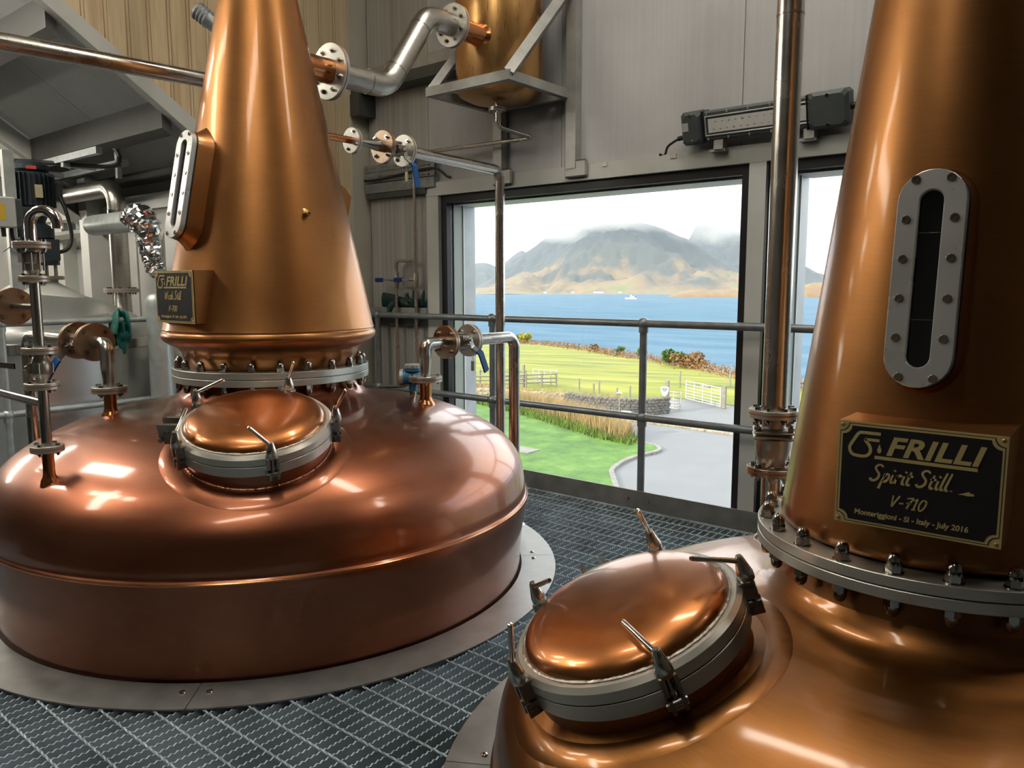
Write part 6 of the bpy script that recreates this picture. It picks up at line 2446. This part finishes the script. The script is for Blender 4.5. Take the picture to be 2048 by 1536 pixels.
gate((-23.2, 46.7), (-19.9, 44.75), 1.15, 7, 'wide pale field gate at the end of the road', stiles=3)
gate((-22.4, 42.5), (-21.3, 42.2), 1.0, 6, 'narrow pale gate beside the end of the curved wall', stiles=1)
gate((-36.2, 47.0), (-34.2, 47.3), 1.05, 5, 'pale gate of the sheep pen behind the brown fence', stiles=3)
b = MB()
b.cbox((-19.6, 44.6, GZ + 0.7), (0.22, 0.22, 1.4), 0.02)
o = b.build('gate_post', 'fence_wood', None, False)
tag(o, 'thick brown post at the right end of the wide pale gate', 'post')
b = MB()
b.cbox((-21.75, 41.3, GZ + 0.95), (0.22, 0.22, 1.9), 0.03)
o = b.build('gate_post', 'fence_wood', None, False)
tag(o, 'brown post behind the shield sign at the end of the curved wall', 'post')
FP = [((-31.2, 45.9), 0.9, 'wooden field post just right of the sheep pen'), ((-29.3, 44.9), 0.8, 'slim wooden field post behind the rubble wall'), ((-28.6, 44.5), 1.1, 'taller wooden field post behind the start of the dark wall'), ((-27.0, 44.2), 0.75, 'low wooden field post behind the dark wall'), ((-26.0, 44.2), 0.95, 'wooden field post nearest the narrow pale gate'), ((-26.1, 51.5), 1.3, 'thin fence post standing alone in the bright field'), ((-23.5, 54.4), 1.2, 'thin fence post at the right side of the bright field')]
for (x, y), h, lab in FP:
    b = MB()
    b.cbox((x, y, GZ + h / 2), (0.11, 0.11, h), 0.02)
    o = b.build('field_post', 'fence_wood', None, False)
    tag(o, lab, 'post', 'posts in the field')

# signs and lamp by the road
t = thing('garden_lamp', (-19.1, 31.5, GZ), 'thin lamp post with a small cap between the tall grass and the lawn tip', 'lamp post')
b = MB()
b.cyl((-19.1, 31.5, GZ), (-19.1, 31.5, GZ + 2.35), 0.028, None, 8)
b.build('post', 'cast_steel', t)
b = MB()
b.lathe([(0.04, 2.30), (0.05, 2.40), (0.15, 2.42), (0.02, 2.52), (0, 2.54)], frame((-19.1, 31.5, GZ), UP), 12)
b.build('lamp_head', 'cast_steel', t)
t = thing('road_sign', (-19.6, 33.0, GZ), 'small white board on posts at the right end of the tall grass', 'sign')
for x, y in ((-19.85, 33.1), (-19.3, 32.9)):
    b = MB()
    b.cyl((x, y, GZ), (x, y, GZ + 1.3), 0.03, None, 8)
    b.build('post', 'cast_steel', t)
b = MB()
b.box((-19.58, 32.98, GZ + 1.05), (0.55, 0.03, 0.55), None)
b.build('board', 'render_white', t, False)
b = MB()
b.cyl((-18.7, 32.6, GZ), (-18.7, 32.6, GZ + 1.35), 0.035, None, 8)
o = b.build('marker_post', 'cast_steel')
tag(o, 'thin grey marker post standing at the edge of the road', 'post')
t = thing('shield_sign', (-21.55, 40.95, GZ + 0.98), 'pale shield-shaped sign on the end of the curved wall', 'sign')
sh = [(-0.24, 0.30), (0, 0.34), (0.24, 0.30), (0.23, 0.07), (0.14, -0.13), (0, -0.26), (-0.14, -0.13), (-0.23, 0.07)]
Q = frame((-21.62, 40.75, GZ + 0.98 + 0.28), (0.42, -0.9, 0), (0.9, 0.42, 0))
if Q[2, 1] < 0:
    Q[:3, 1] *= -1
b = MB()
b.prism(sh[::-1], 0, 0.05, Q)
b.build('board', 'render_white', t, False)
b = MB()
b.prism([(p[0] * 0.7, p[1] * 0.4 + 0.13) for p in sh][::-1], 0.05, 0.06, Q)
b.build('board_band', 'galvanised', t, False)

# sheep-feeder-like pale trough in the field, seen right of the wide gate
b = MB()
b.cbox((-24.6, 52.6, GZ + 0.12), (0.8, 0.4, 0.24), 0.05)
o = b.build('trough', 'kerb_stone', None, False)
tag(o, 'small pale trough lying in the bright field behind the wide gate', 'trough')

# boat and the cottages across the water
t = thing('boat', (-812, 1378, -24.7), 'small white ferry on the blue water', 'boat')
bd = np.array([-0.86, -0.51, 0])
Q = frame((-812, 1378, -24.7), UP, bd)
b = MB()
hull = [(-11, -3), (8, -3), (12, 0), (8, 3), (-11, 3)]
b.prism(hull, 0, 3.0, Q)
b.build('hull', 'boat_white', t, False)
b = MB()
b.box((-3, 0, 4.6), (9, 5, 3.2), Q)
b.box((0, 0, 7.2), (4, 4, 2.2), Q)
b.build('cabin', 'boat_white', t, False)
b = MB()
b.box((-8.5, 0, 4.4), (3.0, 5.0, 3.0), Q)
b.cyl(*[Q[:3, :3] @ np.array(p) + Q[:3, 3] for p in ((-2, 0, 8), (-2, 0, 12))], 0.3, None, 6)
b.build('funnel', 'boat_dark', t, False)
b = MB()
V = []
for k in range(13):
    s_ = k / 12
    V += [(-11 - 42 * s_, -2.2 - 2.0 * s_ + 0.8 * math.sin(k * 2.1), 0.25), (-11 - 42 * s_, 2.2 + 1.0 * s_ + 0.8 * math.sin(k * 1.7), 0.25)]
b.add(V, [(2 * k, 2 * k + 1, 2 * k + 3, 2 * k + 2) for k in range(12)], Q)
o = b.build('wake', 'foam', None, False)
tag(o, 'pale foam wake trailing behind the small ferry', 'wake', None, 'stuff')
CT = [(-1491, 1995, 8, 'tiny white cottage on the far shore, the leftmost one'), (-1415, 2040, 9, 'tiny white cottage on the far shore, second from the left'), (-1355, 2077, 10, 'tiny white cottage on the far shore, left one of the row of three'),
      (-1346, 2082, 8, 'tiny white cottage on the far shore, middle one of the row of three'), (-1337, 2088, 12, 'tiny white cottage on the far shore, right one of the row of three'), (-1289, 2119, 9, 'tiny white cottage on the far shore, the one nearest the ferry')]
for i, (x, y, w, lab) in enumerate(CT):
    t = thing('cottage', (x, y, -19), lab, 'house', 'cottages on the far shore')
    Q = frame((x, y, -20), UP, (0.83, 0.55, 0))
    MB().box((0, 0, 2.5), (w, 6, 5), Q).build('house_wall', 'render_white', t, False)
    b = MB()
    V = [(-w / 2, -3.2, 5), (w / 2, -3.2, 5), (w / 2, 3.2, 5), (-w / 2, 3.2, 5), (-w / 2, 0, 8), (w / 2, 0, 8)]
    b.add(V, [(0, 1, 5, 4), (2, 3, 4, 5), (0, 4, 3), (1, 2, 5)], Q)
    b.build('roof', 'slate', t, False)


# mountains: heightfields with spurs and gullies, standing across the sound
def vnoise(x, y, seed):
    r_ = np.random.default_rng(seed)
    G_ = r_.uniform(-1, 1, (64, 64))
    xi, yi = np.floor(x).astype(int), np.floor(y).astype(int)
    fx, fy = x - xi, y - yi
    fx, fy = fx * fx * (3 - 2 * fx), fy * fy * (3 - 2 * fy)
    g_ = lambda a, b_: G_[a % 64, b_ % 64]
    return (g_(xi, yi) * (1 - fx) + g_(xi + 1, yi) * fx) * (1 - fy) + (g_(xi, yi + 1) * (1 - fx) + g_(xi + 1, yi + 1) * fx) * fy


def mountain(name, ridge, front, back, label, mat, rough, seed, power=1.25, n=150, mrows=46):
    P = catmull(ridge, 12)
    P = resample(P, n)
    V, Fs = [], []
    amt = np.linspace(-1, 1, 2 * mrows - 1)
    for i in range(n):
        p = P[i]
        dirn = p[:2] / np.linalg.norm(p[:2])
        hh = p[2] + 24.7
        for s_ in amt:
            L = front if s_ < 0 else back
            q = p[:2] + dirn * L * s_
            u_, v_ = q[0] * 0.006, q[1] * 0.006
            f = (1 - abs(s_)) ** power
            nz_ = (vnoise(np.array(u_), np.array(v_), seed) * .5 + vnoise(np.array(u_ * 2.3), np.array(v_ * 2.3), seed + 1) * .3 + vnoise(np.array(u_ * 5.1), np.array(v_ * 5.1), seed + 2) * .16 + vnoise(np.array(u_ * 11.0), np.array(v_ * 11.0), seed + 3) * .08)
            z = -24.7 + hh * f + float(nz_) * rough * (4 * f * (1 - f) + 0.10) * min(1, hh / 120)
            V.append((q[0], q[1], max(z, -26 if abs(s_) > .98 else -24.0 + 1.5 * (1 - abs(s_)))))
    m_ = len(amt)
    for i in range(n - 1):
        for j in range(m_ - 1):
            q = i * m_ + j
            Fs.append((q, q + 1, q + m_ + 1, q + m_))
    b = MB()
    b.add(V, Fs)
    o = b.build(name, mat, None, True, 180)
    return tag(o, label, 'mountain')


mountain('mountain', [(-2311, 2494, -23), (-2255, 2545, -3), (-2167, 2620, 27), (-2104, 2670, 59), (-2036, 2723, 100), (-1975, 2768, 157), (-1912, 2812, 214), (-1862, 2845, 252), (-1812, 2877, 276), (-1753, 2913, 282), (-1698, 2945, 268), (-1658, 2968, 257), (-1604, 2998, 233), (-1553, 3025, 209), (-1510, 3046, 190), (-1419, 3090, 118), (-1335, 3127, 70), (-1233, 3169, 34), (-1104, 3216, 1), (-959, 3262, -19)],
         850, 600, 'broad tan and slate mountain in the middle, its top in cloud', 'moorland', 95, 3, 1.35, 200)
mountain('mountain', [(-2758, 3034, -17), (-2669, 3112, 45), (-2613, 3159, 112), (-2513, 3239, 192), (-2443, 3293, 259), (-2403, 3322, 289), (-2329, 3374, 322), (-2244, 3432, 326), (-2135, 3501, 264), (-2000, 3579, 110)],
         700, 600, 'grey ridge showing behind the left slope of the broad mountain', 'far_hill', 70, 9, 1.2)
mountain('mountain', [(-3581, 4042, 11), (-3476, 4132, 131), (-3423, 4177, 192), (-3364, 4224, 243), (-3315, 4262, 209), (-3205, 4346, 96)],
         600, 600, 'small pale peak far behind at the left', 'far_hill', 60, 14, 1.1, 80, 24)
mountain('mountain', [(-3547, 3524, -5), (-3456, 3613, 80), (-3379, 3685, 124), (-3310, 3747, 150), (-3255, 3795, 137), (-3211, 3832, 90), (-3145, 3887, 26)],
         700, 600, 'low blue-grey hill at the left edge of the window', 'far_hill', 50, 19, 1.1, 80, 24)
mountain('mountain', [(-2075, 3880, 90), (-1982, 3928, 225), (-1925, 3956, 341), (-1873, 3982, 415), (-1817, 4007, 453), (-1750, 4037, 427), (-1677, 4068, 377), (-1580, 4107, 270), (-1457, 4152, 137), (-1385, 4176, 92), (-1314, 4199, 55), (-1151, 4247, 6)],
         800, 700, 'blue mountain behind on the right, half hidden in cloud', 'far_hill', 90, 24, 1.2)
mountain('headland', [(-913, 1723, -24), (-897, 1731, -18), (-878, 1741, -12), (-844, 1758, -7), (-801, 1778, -8), (-764, 1794, -4), (-706, 1818, 0), (-633, 1844, 2), (-607, 1853, 8), (-571, 1864, 8), (-510, 1882, -8), (-469, 1893, -22)],
         60, 120, 'low rusty headland on the water at the right', 'headland', 14, 31, 0.55, 110, 16)

# haze over the sound, and the cloud caught on the tops
b = MB()
b.span(-6500, 2500, 420, 4600, -30, 480)
o = b.build('haze', M['haze_air'], None, False)
tag(o, 'pale blue haze hanging over the water and the mountains', 'haze', None, 'stuff')


def cloud(c, r, seed, label):
    b = MB()
    b.ell(c, r, 26, 16)
    o = b.build('cloud', M['cloud_vapour'], None, True, 180)
    return tag(o, label, 'cloud')


for i, (c_, r_, lab) in enumerate([
        ((-1905, 2640, 215), (110, 200, 45), 'wisp of cloud at the left shoulder of the broad mountain'),
        ((-1770, 2690, 270), (170, 230, 62), 'cloud resting on the left of the broad summit'),
        ((-1630, 2740, 278), (200, 240, 64), 'cloud resting on the middle of the broad summit'),
        ((-1480, 2810, 268), (230, 240, 64), 'cloud trailing right from the broad summit'),
        ((-1320, 2890, 255), (230, 260, 105), 'tall cloud in front of the blue right-hand mountain'),
        ((-1540, 3370, 372), (260, 260, 110), 'high cloud round the top of the blue right-hand mountain'),
        ((-1180, 3490, 255), (230, 240, 120), 'grey cloud low in the sky beyond the second window')]):
    cloud(c_, r_, i + 3, lab)
